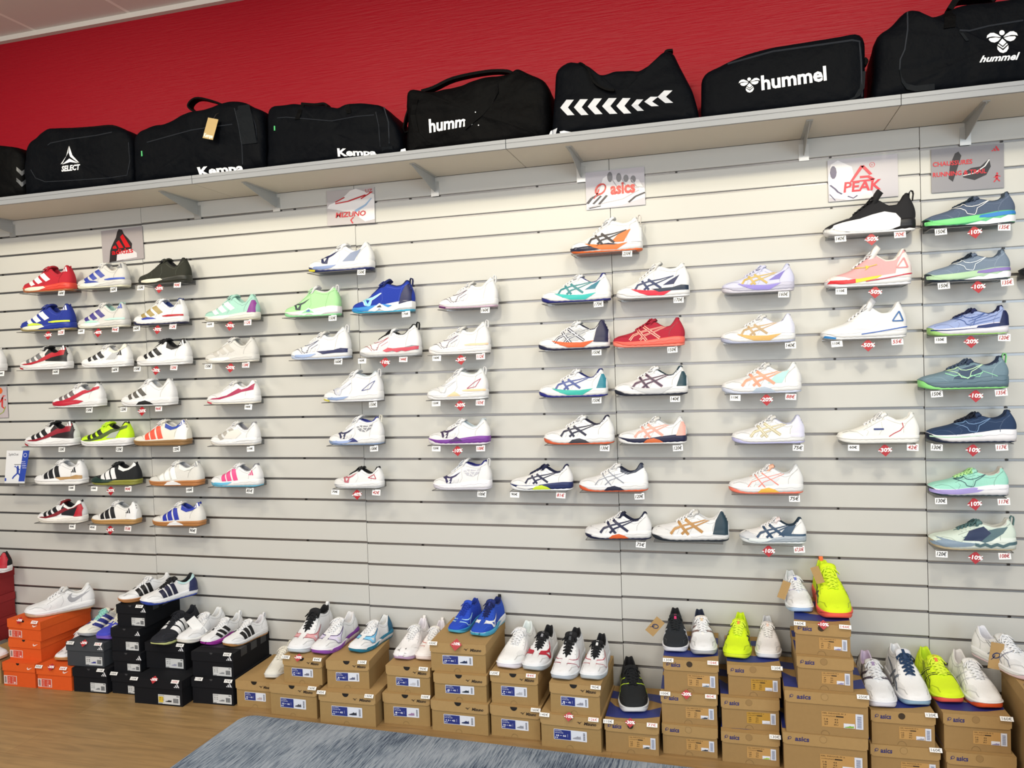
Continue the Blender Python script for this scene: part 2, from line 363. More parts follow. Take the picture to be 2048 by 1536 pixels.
    for k, (x, z) in enumerate(path):
        w = interp([(0,.03),(3,.075),(6,.092),(7,.088),(8,.070)], k); th = st.get('th', .034)
        top = [(x, w*u, z+.010-.030*u*u*(1 if k < 6 else .5)) for u in (-1,-.6,0,.6,1)]
        bot = [(x+th*.7 if k > 5 else x+.005, w*u*.95, z-th*(.6 if k > 5 else 1)+.005-.030*u*u*(1 if k < 6 else .5)) for u in (1,.6,0,-.6,-1)]
        cols.append([tg.verts.new((a*L, (b+cy(a)*.8)*L, c_*L)) for a, b, c_ in top+bot])
    for A, B in zip(cols, cols[1:]):
        for j in range(10): tg.faces.new((A[j], A[(j+1) % 10], B[(j+1) % 10], B[j]))
    tg.faces.new(cols[0][::-1]); tg.faces.new(cols[-1]); fix(tg)
    # laces
    la = bmesh.new(); N = 6; r = .0105*L
    def lp(x, u):  # point over the throat; u in -1..1
        g = gap(x)+.028; return Vector((x, g*u+cy(x)*.8, interp(H, x)+.022-.020*u*u))*L
    xs = [.335+.042*i for i in range(N)]
    for i, x in enumerate(xs):
        tube(la, [lp(x+.006*math.sin(3*u+i), u) for u in (-1,-.6,-.2,.2,.6,1)], r, 5, .7)
        if i < N-1:
            tube(la, [lp(x+.042*(u+1)/2, u)+Vector((0,0,.004*L)) for u in (-1,-.4,.2,1)], r, 5, .7)
            tube(la, [lp(x+.042*(1-u)/2, u) for u in (-1,-.2,.4,1)], r, 5, .7)
    kx = xs[-1]+.012; k0 = lp(kx, 0)+Vector((0,0,.016*L)); tube(la, [k0+Vector((0,-.014*L,0)), k0+Vector((0,0,.006*L)), k0+Vector((0,.014*L,0))], .015*L, 6)
    for s_ in (-1, 1):
        a = Vector((-.035, s_*.075, -.012)); b = Vector((-.075, s_*.105, -.055)); c_ = Vector((-.020, s_*.10, -.045))
        tube(la, [k0, k0+a*.6*L+Vector((0,0,.012*L)), k0+a*L, k0+b*L, k0+c_*L, k0+c_*.5*L, k0], r*.9, 5, .8)
        tube(la, [k0, k0+Vector((-.02, s_*.04, -.002))*L, k0+Vector((-.07, s_*.07, -.055))*L, k0+Vector((-.10, s_*.075, -.095))*L], r*.9, 5, .8)
    # pull tab
    pt = bmesh.new(); hz = H[-1][1]-.004
    strap(pt, [Vector((x, 0, z))*L for x, z in ((.945,hz-.05),(.945,hz),(.95,hz+.04),(.965,hz+.06),(.985,hz+.052),(.992,hz+.02),(.985,hz-.03),(.982,hz-.06))], .045*L, .010*L)
    return up, mid, out, ln, tg, la, pt, (lambda x: interp(H, x), gap, cy)

SR = {  # side shapes: x toe to heel, z up, in shoe lengths
 'stripes': [[(.42,.285),(.50,.315),(.635,.20),(.56,.165)], [(.30,.235),(.385,.270),(.50,.160),(.425,.130)], [(.19,.185),(.27,.215),(.37,.125),(.295,.100)]],
 'stripes_c': [[(.46,.300),(.54,.305),(.60,.115),(.52,.105)], [(.36,.255),(.435,.285),(.49,.108),(.41,.100)], [(.27,.205),(.34,.235),(.39,.100),(.31,.095)]],
 'stripes_s': [[(.38,.255),(.45,.285),(.56,.175),(.49,.150)], [(.285,.215),(.35,.240),(.44,.140),(.375,.122)], [(.19,.175),(.255,.200),(.32,.120),(.26,.100)]],
 'tiger': [stroke([(.28,.115),(.32,.180),(.46,.222),(.62,.248),(.80,.290)], .032, .010), stroke([(.40,.110),(.46,.165),(.58,.200),(.80,.286)], .030, .010),
           stroke([(.375,.235),(.465,.110)], .030), stroke([(.455,.255),(.63,.125)], .032)],
 'tiger_b': [stroke([(.26,.10),(.31,.165),(.44,.215),(.62,.255),(.84,.315)], .036, .012), stroke([(.40,.10),(.47,.165),(.60,.21),(.84,.31)], .034, .012),
           stroke([(.36,.255),(.49,.09)], .036), stroke([(.45,.285),(.67,.12)], .038)],
 'tiger_n': [stroke([(.26,.10),(.31,.165),(.44,.215),(.62,.255),(.84,.315)], .012, .006), stroke([(.40,.10),(.47,.165),(.60,.21),(.84,.31)], .012, .006),
           stroke([(.36,.255),(.49,.09)], .014), stroke([(.45,.285),(.67,.12)], .014)],
 'heel': [[(.80,.10),(.99,.09),(.99,.30),(.97,.43),(.90,.385),(.84,.27)]],
 'heel_s': [[(.86,.12),(.99,.12),(.99,.32),(.93,.32)]],
 'collar': [[(.62,.28),(.72,.24),(.84,.27),(.98,.36),(.98,.50),(.86,.42),(.75,.34),(.62,.40)]],
 'rear': [[(.60,.14),(.99,.12),(.99,.50),(.86,.42),(.75,.34),(.64,.36),(.58,.26)]],
 'toe': [[(-.01,.075),(.30,.075),(.25,.125),(.16,.165),(.06,.20),(-.01,.20)]],
 'toe_l': [[(-.01,.08),(.34,.085),(.22,.125),(.10,.150),(-.01,.17)]],
 'band': [[(.10,.090),(.30,.085),(.50,.125),(.68,.215),(.95,.290),(.96,.34),(.66,.275),(.45,.165),(.30,.115),(.18,.108)]],
 'band_b': [[(.10,.086),(.34,.085),(.55,.140),(.72,.200),(.95,.235),(.95,.355),(.68,.275),(.46,.150),(.30,.112),(.18,.104)]],
 'wing': [[(.22,.130),(.34,.070),(.45,.035),(.66,.030),(.82,.120),(.62,.095),(.42,.105)]],
 'arch': [[(.38,.02),(.44,.070),(.54,.085),(.62,.060),(.68,.02)]],
 'fin': [[(.65,.165),(.80,.175),(.88,.300),(.74,.225)]],
 'quarter': [[(.58,.13),(.76,.13),(.86,.30),(.70,.25)]],
 'wedge': [[(.50,.12),(.78,.13),(.90,.16),(.99,.15),(.99,.09),(.78,.09),(.60,.075)]],
 'wave': [[(.52,.135),(.62,.118),(.72,.128),(.84,.130),(.99,.150),(.99,.100),(.88,.085),(.80,.070),(.74,.085),(.66,.062),(.60,.085),(.50,.068),(.44,.09)]],
 'peaks': [[(.38,.050),(.44,.085),(.50,.125),(.56,.090),(.60,.055)]],
 'peaks_w': [[(.33,.035),(.40,.07),(.50,.14),(.60,.085),(.68,.05),(.76,.10),(.99,.15),(.99,.06),(.80,.05),(.70,.02),(.58,.02),(.50,.06),(.44,.02)]],
 'tri': [[(.46,.075),(.54,.075),(.51,.118)]],
 'foreblock': [[(.12,.045),(.30,.03),(.42,.045),(.50,.085),(.42,.080),(.30,.072),(.14,.075)]],
 'cream_pod': [[(.13,.040),(.28,.022),(.44,.030),(.56,.065),(.52,.090),(.40,.085),(.26,.080),(.14,.065)]],
 'pod_rim': [[(.24,.105),(.36,.130),(.46,.118),(.53,.095),(.40,.092),(.28,.086)]],
 'rear_rim': [[(.62,.140),(.72,.155),(.99,.155),(.99,.125),(.70,.122),(.63,.128)]],
 'bumper_mark': [[(.02,.03),(.16,.01),(.17,.03),(.04,.055)]],
 'netwin': [[(.56,.305),(.64,.330),(.76,.320),(.86,.345),(.82,.265),(.72,.215),(.62,.235)]],
 'netx': [stroke([(.60,.32),(.74,.225)], .012), stroke([(.56,.28),(.84,.30)], .012), stroke([(.68,.33),(.66,.225)], .012), stroke([(.80,.34),(.72,.215)], .012)],
 'heel_loop_line': outline([(.70,.165),(.84,.19),(.925,.315),(.82,.26)], .009),
 'heel_tri': outline([(.74,.195),(.90,.175),(.86,.255)], .013),
 'toe_line': [stroke([(.05,.155),(.16,.165),(.22,.135),(.27,.09)], .007), stroke([(.30,.09),(.33,.13),(.42,.165),(.52,.225)], .007)],
 'panels': [[(.30,.11),(.335,.11),(.355,.15),(.32,.145)], [(.36,.115),(.40,.115),(.42,.17),(.38,.16)], [(.42,.12),(.47,.12),(.49,.185),(.45,.18)]],
 'mesh_q': [[(.36,.13),(.58,.12),(.70,.22),(.62,.30),(.44,.245)]],
 'swoosh': aff([[(0,.30),(.06,.12),(.16,.04),(.30,.05),(.50,.16),(1.0,.52),(.45,.30),(.30,.25),(.20,.27),(.16,.36),(.22,.52),(.08,.44)]], .34, .30, .60, .14),
 'shield': outline([(.83,.21),(.95,.21),(.91,.33)], .016),
 'slash': [stroke([(.34,.225),(.48,.235),(.60,.265)], .008), [(.46,.255),(.50,.25),(.485,.235),(.505,.23),(.45,.195),(.47,.225)]],
 'foam_front': [[(-.02,.05),(.14,.03),(.36,.032),(.60,.060),(.70,.10),(.55,.125),(.30,.098),(.10,.088),(-.02,.095)]],
 'foam_rear': [[(.60,.122),(.80,.150),(1.0,.155),(1.02,.12),(.85,.105),(.70,.090),(.58,.095)]],
 'foam_low': [[(.42,.015),(.60,.055),(.66,.045),(.74,.080),(.82,.070),(.90,.105),(1.02,.10),(1.02,.03),(.7,.01)]],
 'foam_line': [stroke([(.02,.085),(.2,.075),(.4,.08),(.6,.095)], .018, .006)],
 'rail': [stroke([(.46,.060),(.66,.085),(.86,.115),(1.0,.135)], .012)],
 'redtip': [[(.02,.055),(.20,.040),(.34,.045),(.34,.090),(.2,.084),(.05,.088)]],
 'yelmid': [[(.34,.045),(.46,.065),(.60,.095),(.66,.130),(.55,.118),(.34,.090)]],
 'bigpod': [[(.06,.06),(.30,.02),(.70,.02),(.82,.06),(.83,.15),(.78,.215),(.66,.245),(.52,.215),(.38,.17),(.20,.145),(.10,.12)]],
 'toeblk': [[(.03,.125),(.14,.15),(.33,.165),(.26,.19),(.12,.175)]],
 'pipe': [stroke([(.62,.085),(.68,.125),(.76,.165),(.80,.21),(.79,.265)], .011)],
 'logo_patch': [rr(.43,.175,.56,.198,.010)],
 'zig': [stroke([(.28,.20),(.38,.165),(.42,.18),(.52,.14),(.60,.17),(.70,.20)], .010), stroke([(.52,.125),(.57,.17),(.66,.15),(.70,.22),(.80,.18),(.86,.15)], .007)],
 'topo': [stroke([(.50,.16),(.60,.20),(.72,.225),(.86,.27)], .006), stroke([(.48,.19),(.60,.23),(.72,.26),(.84,.32)], .006), stroke([(.54,.14),(.64,.17),(.76,.19),(.88,.23)], .006)],
 'zigrim': [[(.50,.10),(.56,.075),(.62,.10),(.69,.07),(.76,.10),(.83,.075),(.90,.11),(1.0,.12),(1.0,.08),(.90,.07),(.83,.035),(.76,.06),(.69,.03),(.62,.06),(.56,.04),(.50,.06)]],
 'mudguard': [[(-.01,.09),(.02,.06),(.16,.04),(.45,.055),(.56,.09),(.36,.105),(.16,.14),(.05,.155),(.12,.125)]],
 'camo': [[(.36,.165),(.56,.27),(.66,.25),(.78,.28),(.90,.30),(.84,.22),(.70,.125),(.62,.10),(.52,.13)]],
 'bars_mark': aff([[(.0,.14),(.15,.24),(.25,0),(.0,0)], [(.22,.42),(.38,.56),(.62,0),(.36,0)], [(.46,.78),(.62,.96),(1.02,0),(.74,0)]], .085, .085, .86, .315),
 'bars_low': aff([[(.0,.14),(.15,.24),(.25,0),(.0,0)], [(.22,.42),(.38,.56),(.62,0),(.36,0)], [(.46,.78),(.62,.96),(1.02,0),(.74,0)]], .095, .095, .80, .20),
}
RB = aff(runbird_polys(), .40, .20, .125, .105); RBo = aff([runbird()], .40, .20, .125, .105)[0]
SR['bird'] = RB; SR['bird_o'] = outline(RBo, .008); SR['bird_oo'] = outline(RBo, .016)
RB2 = aff([runbird()], .42, .19, .30, .135)[0]
SR['bird_run'] = outline(RB2, .008); SR['bird_run_f'] = aff(runbird_polys(), .40, .18, .32, .14)
PN = {'stripes': 'side_stripes', 'stripes_c': 'side_stripes', 'stripes_s': 'side_stripes', 'tiger': 'side_emblem', 'tiger_b': 'side_emblem', 'tiger_n': 'side_emblem', 'bird': 'side_emblem', 'bird_o': 'emblem_outline', 'bird_oo': 'emblem_outline',
      'bird_run': 'side_emblem', 'bird_run_f': 'side_emblem', 'heel': 'heel_counter', 'heel_s': 'heel_counter', 'collar': 'collar_panel', 'rear': 'rear_panel', 'toe': 'toe_guard', 'toe_l': 'toe_guard', 'band': 'side_band', 'band_b': 'side_band',
      'netwin': 'mesh_window', 'netx': 'mesh_ribs', 'swoosh': 'side_emblem', 'mudguard': 'toe_guard', 'quarter': 'quarter_panel', 'fin': 'quarter_panel', 'bars_mark': 'heel_emblem', 'bars_low': 'heel_emblem', 'shield': 'heel_emblem', 'logo_patch': 'side_emblem', 'mesh_q': 'mesh_panel', 'camo': 'patterned_panel', 'toeblk': 'toe_panel'}
def drape(polys, bvh, L, side, off):
    bm = bmesh.new()
    for p in polys:
        vs = [bm.verts.new((x*L, 0, z*L)) for x, z in p]
        for t in tessellate_polygon([[v.co.copy() for v in vs]]):
            try: bm.faces.new([vs[i] for i in t])
            except ValueError: pass
    xs = [v.co.x for v in bm.verts]; zs = [v.co.z for v in bm.verts]
    for ax, lo, hi in ((0, min(xs), max(xs)), (2, min(zs), max(zs))):
        d = .016*L; k = math.ceil((lo+1e-5)/d)
        while k*d < hi:
            co = [0, 0, 0]; no = [0, 0, 0]; co[ax] = k*d; no[ax] = 1
            bmesh.ops.bisect_plane(bm, geom=bm.verts[:]+bm.edges[:]+bm.faces[:], plane_co=co, plane_no=no); k += 1
    for v in bm.verts:
        h = bvh.ray_cast(Vector((v.co.x, side*.3, v.co.z)), Vector((0, -side, 0)))
        if h[0] is None or abs(h[0].y) > .2 or h[0].y*side < -.006:
            h = bvh.find_nearest(Vector((v.co.x, side*.05*L, v.co.z)))
        n = h[1]
        if n.y*side < 0 and abs(n.y) > .2: n = -n
        v.co = h[0] + n*off
    bmesh.ops.recalc_face_normals(bm, faces=bm.faces[:]); return bm
NSHOE = 0
def shoe(label, style, cols, decals, loc, rz, L, both=False, tab=None, patch=None, lace=True, group=None, name='sports_shoe'):
    """cols: upper, midsole, outsole, lining, tongue, lace"""
    global NSHOE; NSHOE += 1
    up, mid, out, ln, tg, la, pt, fn = shoe_parts(style, L, 1.06 if both else 1)
    root = thing(name, label, 'shoe', loc, rz, group)
    tmp = bmesh.new()
    for b in (up, mid, out):
        me = bpy.data.meshes.new('tmp'); b.to_mesh(me); tmp.from_mesh(me); bpy.data.meshes.remove(me)
    bvh = BVHTree.FromBMesh(tmp); tmp.free()
    u, m_, o_, l_, t_, c_ = cols
    obj('upper', up, mat(u, 'knit'), root, True); obj('midsole', mid, mat(m_, 'rubber'), root, True); obj('outsole', out, mat(o_, 'rubber'), root, True)
    obj('lining', fix(ln), mat(l_, 'knit'), root, True); tgo = obj('tongue', tg, mat(t_, 'knit'), root, True)
    if lace: obj('laces', fix(la), mat(c_, 'lace'), root, True)
    if tab: obj('pull_tab', fix(pt), mat(tab, 'knit'), root)
    if patch:
        H, gap, cy = fn; tx, tz = STY[style]['tip']; b = bmesh.new(); P = [(.50, H(.50)+.028), (tx-.035, (tz+H(.55))/2+.028), (tx-.010, tz+.002)]
        strap(b, [Vector((x, cy(x)*.8, z))*L for x, z in P], .035*L, .004*L); obj('tongue_label', fix(b), mat(patch, 'print'), tgo)
    H = fn[0]
    seams = [stroke([(x, H(x)-.040-.012*(x-.3)) for x in (.31, .38, .45, .52, .58)], .007), stroke([(.06, .135), (.14, .158), (.23, .150), (.30, .100)], .006), stroke([(.80, .135), (.805, .20), (.85, H(.85)-.035), (.93, H(.93)-.060)], .007),
             stroke([(.60, H(.6)-.045), (.68, H(.68)-.042), (.76, H(.76)-.040), (.84, H(.84)-.045), (.93, H(.93)-.050)], .006), stroke([(.34, .105), (.37, .16), (.345, H(.34)-.06)], .005), stroke([(.50, .115), (.545, .19), (.53, H(.53)-.06)], .005)]+[circ(x, H(x)-.022, .006, 6) for x in (.36, .41, .46, .51)]
    ZT_ = STY[style].get('zt', ZT0); sole_l = [stroke([(x, interp(ZT_, x)*.62+.006*math.sin(x*40)) for x in [.52+.04*i for i in range(12)]], .006), stroke([(x, interp(ZT_, x)*.80) for x in [.06+.05*i for i in range(9)]], .004)]
    h_ = u.lstrip('#'); dk = '%02x%02x%02x' % tuple(int(int(h_[i:i+2], 16)*(.80 if int(h_, 16) > 0x808080 else 1)+(0 if int(h_, 16) > 0x808080 else 18)) for i in (0, 2, 4))
    for side in ((-1, 1) if both else (-1,)):
        if style != 'court': obj('sole_groove', drape(sole_l, bvh, L, side, .0007), mat('%02x%02x%02x' % tuple(max(0, int(m_.lstrip('#')[i:i+2], 16)-34) for i in (0, 2, 4)), 'plain'), root, True)
        if style != 'ball': obj('seam_trim', drape(seams, bvh, L, side, .0007), mat(dk, 'plain'), root, True)
        if int(h_, 16) > 0xd80000 and style in ('low', 'mid', 'adi') and len(decals) < 9: obj('mesh_panel', drape([[(.13,.152),(.20,.140),(.29,.120),(.34,.16),(.33,H(.33)-.055),(.26,.195),(.18,.178)]], bvh, L, side, .0005), mat('%02x%02x%02x' % tuple(int(int(h_[i:i+2], 16)*.95) for i in (0, 2, 4)), 'knit'), root, True)
    for k, (key, col) in enumerate(decals):
        off = .0011+.0005*k
        for side in ((-1, 1) if both else (-1,)):
            obj(PN.get(key, 'sole_insert' if key not in ('toe_line', 'heel_loop_line', 'heel_tri', 'panels', 'slash', 'pipe', 'zig', 'topo') else 'side_trim'), drape(SR[key], bvh, L, side, off), mat(col, 'print' if key.startswith(('str', 'tig', 'bird', 'bars')) else 'plain'), root, True)
    return root
# ------------------------------------------------------------ the setting
def struct(o):
    o['kind'] = 'structure'; return o
G0 = 2.29; SZ_ = 2.375                                  # height of the topmost groove
SLAT = slat_mat(); INS = mat('8d8a88', 'metal')
struct(obj('floor', boxbm(-4.5, 8, -7, .1, -.06, 0), wood_floor()))
cl, cN, cL, cb = nodemat('ceiling_tiles'); cb.inputs['Roughness'].default_value = .9
tb = cN.new('ShaderNodeTexBrick'); tb.offset = 0; tb.inputs['Scale'].default_value = 1; tb.inputs['Brick Width'].default_value = .6; tb.inputs['Row Height'].default_value = .6; tb.inputs['Mortar Size'].default_value = .011
tb.inputs['Color1'].default_value = tb.inputs['Color2'].default_value = lin('d9d4d2'); tb.inputs['Mortar'].default_value = lin('f4f2ef')
tcc = cN.new('ShaderNodeTexCoord'); cL.new(tcc.outputs['Object'], tb.inputs['Vector']); cL.new(tb.outputs[0], cb.inputs['Base Color'])
struct(obj('ceiling', boxbm(-4.5, 8, -7, .15, 3.35, 3.42), cl))
struct(obj('wall_upper_back', boxbm(-4.5, 8, .012, .12, 2.40, 3.35), red_wall()))
struct(obj('trim_1', boxbm(-4.5, 8, -.018, .012, 3.325, 3.35), mat('cfcac6', 'paint')))
for n, x0 in enumerate((-2.4, -1.2, 0, 1.2, 2.4, 3.6, 4.8)):
    bm = bmesh.new(); dz = (.002, -.001, .0015, -.0015, .002, -.001, .001)[n]
    for j in range(-1, 23):
        z1 = G0-.1*j-.0045+dz; z0 = max(z1-.091, 0)
        if z1 < .02: break
        if j == -1: z1 = SZ_-.0005
        prism(bm, [(0, z0+.002), (.002, z0), (.018, z0), (.018, z1), (.002, z1), (0, z1-.002)], x0+.0012, x0+1.1988, 'x')
    w = struct(obj('wall_back', fix(bm), SLAT))
    bm = bmesh.new()
    for j in range(0, 23):
        z = G0-.1*j+dz
        if z < .02: break
        box(bm, x0+.002, x0+1.198, .0085, .0105, z-.0048, z+.0048); box(bm, x0+.002, x0+1.198, .0012, .0085, z-.0058, z-.0042)
    obj('groove_insert', bm, INS, w)
    bm = bmesh.new()
    for j in range(0, 23, 2):
        for q in (.28, .88):
            z = G0-.1*j+dz; tube(bm, [(x0+q, .002, z), (x0+q, .009, z)], .0048, 8)
    obj('groove_screw', bm, mat('3a3837', 'metal'), w)
struct(obj('wall_base_back', boxbm(-4.5, 8, .018, .12, 0, 2.40), mat('4a4540', 'paint')))

# rug
A = at_z(492, 1434, 0); B = at_z(1335, 1536, 0); Cc = at_z(385, 1536, 0)
ux = (B-A); ux.z = 0; ux.normalize(); ang = math.atan2(ux.y, ux.x)
bm = bmesh.new(); prism(bm, [(x, -y) for x, y in rr(0, 0, 2.1, 1.5, .06, 6)], 0, .012, 'z')
rug = obj('area_rug', fix(bm), rug_mat()); rug.location = (A.x, A.y, .0005); rug.rotation_euler.z = ang
tag(rug, 'grey blue streaked rug lying on the oak floor', 'rug')

# top shelf, brackets
SZ, SD = G0+.085, .32
shelf_w = mat('cfc9bd', 'paint'); rail_m = mat('a9acb0', 'metal'); railp = mat('8a8d92', 'plain')
for n, (x0, x1) in enumerate(((-2.4, .56), (.56, 2.035), (2.035, 3.475), (3.475, 5.4))):
    r = thing('display_shelf', ['cream shelf board at the left holding three black bags', 'cream shelf board under the wordmark bag and its left neighbour', 'cream shelf board under the chevron bag', 'cream shelf board at the right holding the largest bag'][n], 'shelf', (x0, 0, SZ), 0, 'top shelf boards')
    obj('shelf_board', boxbm(.0015, x1-x0-.0015, -SD+.012, -.001, 0, .034), shelf_w, r)
    bm = bmesh.new(); W_ = x1-x0-.001
    prism(bm, [(-SD, .0), (-SD+.012, .0), (-SD+.012, .0365), (-SD-.001, .0365), (-SD-.001, .022), (-SD+.001, .021), (-SD+.001, .019), (-SD, .018)], .0015, W_, 'x')
    obj('edge_rail', fix(bm), railp, r, label='grey aluminium front edge')
brm = mat('a7a8a6', 'plain')
for px, py in ((25, 445), (395, 408), (553, 398), (870, 372), (1162, 340), (1607, 292), (1930, 262)):
    p = at_y(px, py, 0); x = p.x
    r = thing('shelf_bracket', 'grey metal bracket under the top shelf, ' + {25: 'far left, cut by the photo edge', 395: 'second from the left', 553: 'above and left of the pale shoe poster', 870: 'in the middle between two posters', 1162: 'beside the poster of layered shoes', 1607: 'left of the triangle poster', 1930: 'above the running and trail poster'}[px], 'bracket', (x, 0, SZ), 0, 'shelf brackets')
    bm = bmesh.new(); prism(bm, [(-.002, -.001), (-.255, -.001), (-.262, -.010), (-.05, -.062), (-.002, -.068)], -.0012, .0012, 'x'); box(bm, -.012, .012, -.262, -.003, -.0035, -.0005)
    obj('bracket_arm', fix(bm), brm, r)
    obj('wall_plate', boxbm(-.019, .019, -.004, -.0005, -.088, -.022), mat('d6d5d1', 'metal'), r)

# ------------------------------------------------------------ posters
def on(px0, py0, W_, H_, y=-.006, tilt=0):
    p = at_y(px0, py0, y)
    return p
def poster(label, corners, paint, col='b4b1b4'):
    """corners: pixel TL, TR, BR, BL of the sheet hanging at the wall"""
    P = [at_y(x, yy, -.007) for x, yy in corners]; w = ((P[1]-P[0]).length+(P[2]-P[3]).length)/2; h = ((P[3]-P[0]).length+(P[2]-P[1]).length)/2
    r = thing('poster', label, 'poster', P[3]); r.rotation_euler = (0, -math.atan2(P[2].z-P[3].z, P[2].x-P[3].x), 0)
    obj('sheet', boxbm(0, w, 0, .003, 0, h), mat(col, 'gloss'), r)
    for k, (nm, m, g) in enumerate(paint): flat(nm, g, mat(m, 'gloss'), r, lambda a, b, k=k: (a*w, -.0006-.0004*k, b*h))
    return r
def T(s, x, y, w, h, **k): return text_fit(s, x, y, w, h, **k)
poster('grey poster of a black shoe with red three bar emblem and lettering', [(199,459),(282,456),(287,517),(206,526)], [
 ('shoe_picture', '2b2424', geo([[(.16,.0),(.20,.35),(.24,.48),(.30,.62),(.36,.74),(.40,.92),(.44,.99),(.52,.96),(.56,.82),(.66,.66),(.74,.50),(.72,.30),(.5,.02)]])),
 ('shoe_sole_picture', 'd6d3d6', geo([[(.34,.02),(.36,.20),(.46,.30),(.70,.34),(.84,.20),(.84,.06)]])),
 ('red_emblem', 'c4161c', geo(aff(bars(), .42, .44, .27, .40))),
 ('red_lettering', 'c4161c', T('adidas', .24, .22, .52, .16, bold=.02))], 'a39c9e')
poster('pale poster of a white shoe with red wordmark and glare, above the middle block', [(652,383),(747,374),(750,445),(655,452)], [
 ('shoe_picture', 'e9e6e6', geo([[(.0,.50),(.05,.60),(.30,.72),(.5,.96),(.62,1),(.8,.9),(1,.8),(1,.10),(.80,.05),(.55,.32),(.20,.44)]])),
 ('red_streaks', 'bf2a30', geo([stroke([(.18,.62),(.45,.66),(.82,.80)], .04), stroke([(.38,.78),(.18,.66)], .03), stroke([(.72,.70),(.96,.88)], .03), stroke([(.54,.02),(.50,.12),(.56,.20)], .03)])),
 ('blue_streak', '8fb0d4', geo([stroke([(.60,.36),(.82,.52),(.94,.70)], .07, .02)])),
 ('red_lettering', 'c01e28', merge(T('MIZUNO', .18, .22, .64, .14, bold=.03, shear=.15), T('UZ', .82, .86, .14, .10)))], 'b9b3b4')
poster('poster of layered white shoes with red swirl emblem and lettering', [(1171,345),(1288,334),(1292,409),(1173,420)], [
 ('shoe_picture', 'e9e6e8', geo([[(.0,.0),(.02,.22),(.14,.38),(.24,.52),(.30,.80),(.36,.86),(.46,.74),(.9,.68),(.96,.5),(1,.42),(1,.20),(.6,.04)]])),
 ('shoe_openings', '77767a', geo([circ(.42,.82,.045,12,.14), circ(.57,.78,.045,12,.12), circ(.69,.74,.045,12,.10), circ(.81,.70,.045,12,.10)])),
 ('shoe_shading', 'b3afb6', geo(segs([(.02,.04),(.30,.14),(.62,.20),(.9,.40)], .025)+segs([(.46,.74),(.55,.50),(.78,.44)], .02)+segs([(.62,.74),(.70,.50),(.9,.46)], .02)+segs([(.78,.70),(.86,.50),(.98,.46)], .02))),
 ('dark_stripes', '2b2530', geo(segs([(.02,.16),(.10,.30),(.22,.38)], .05)+segs([(.12,.14),(.26,.34)], .04)+segs([(.22,.12),(.36,.34)], .045)+segs([(.05,.03),(.25,.07)], .025)+segs([(.72,.10),(.84,.24),(1,.32)], .04))),
 ('red_lettering', 'cf2a20', merge(geo(aff(spiral(), .26, .46, .12, .26)), T('asics', .42, .36, .42, .30, bold=.04)))], 'c3bfc6')
poster('grey poster with red triangle emblem and wordmark over white shoe', [(1656,321),(1796,308),(1797,392),(1657,404)], [
 ('shoe_picture', 'e3e1e4', geo([[(.0,.55),(.05,.90),(.15,.98),(.35,.80),(.38,.55),(.30,.30),(.62,.18),(.66,.02),(.3,.0),(.02,.10)]])),
 ('dark_marks', '4c4468', geo([stroke([(.03,.40),(.10,.30),(.14,.22),(.20,.16)], .03), stroke([(.28,.10),(.36,.04),(.42,.10)], .025), circ(.08,.70,.05,10,.16), stroke([(.02,.18),(.10,.02)], .015)])),
 ('red_emblem', 'cd1f33', merge(geo([stroke([(.50,.80),(.335,.44),(.66,.44)], .055), stroke([(.66,.44),(.58,.53),(.46,.53)], .055), stroke([(.50,.80),(.62,.57)], .05)]), geo(outline(circ(.64,.80,.035,14,.058), .008)), T('R', .63, .775, .02, .045))),
 ('red_lettering', 'cd1f33', T('PEAK', .22, .20, .54, .24, bold=.025, shear=.12))], 'bdb9bf')
poster('dark grey poster lettered for running and trail shoes', [(1860,298),(2005,288),(2009,375),(1863,386)], [
 ('shoe_picture', '2f2c2e', geo([[(.24,.30),(.30,.22),(.34,.40),(.38,.60),(.42,.80),(.38,.90),(.33,.86),(.26,.60)], [(.44,.40),(.44,.30),(.60,.22),(.76,.32),(.82,.50),(.80,.68),(.68,.52),(.55,.50)]])),
 ('shoe_sole_picture', 'dadadc', geo([stroke([(.44,.34),(.60,.38),(.74,.52),(.80,.66)], .02)])),
 ('red_emblem', 'cc2a34', merge(geo(aff(bars(), .11, .12, .83, .84)), geo([circ(.905,.33,.013,8,.025), stroke([(.90,.30),(.90,.22)], .035), stroke([(.90,.22),(.86,.14)], .018), stroke([(.90,.22),(.94,.15)], .018), stroke([(.86,.24),(.90,.29),(.95,.26)], .014)]))),
 ('red_lettering', 'cc2a34', merge(T('CHAUSSURES', .02, .60, .55, .10, bold=.02, rot=.0), T('RUNNING & TRAIL', .02, .36, .74, .10, bold=.02)))], '8f8d92')
poster('poster edge with orange and red figure, cut by the left photo edge', [(-70,776),(16,775),(17,835),(-70,838)], [
 ('orange_spot', 'd8632c', geo([circ(.84,.88,.07,14,.11)])),
 ('red_figure', 'c8352f', geo([stroke([(.84,.50),(.93,.72),(.97,.70)], .03), stroke([(.90,.66),(.88,.36),(.93,.30)], .035), circ(.96,.58,.02,8)])),
 ('green_curve', '9aa84a', geo([stroke([(.80,.10),(.90,.18),(.96,.36)], .02)]))], 'b9afb3')

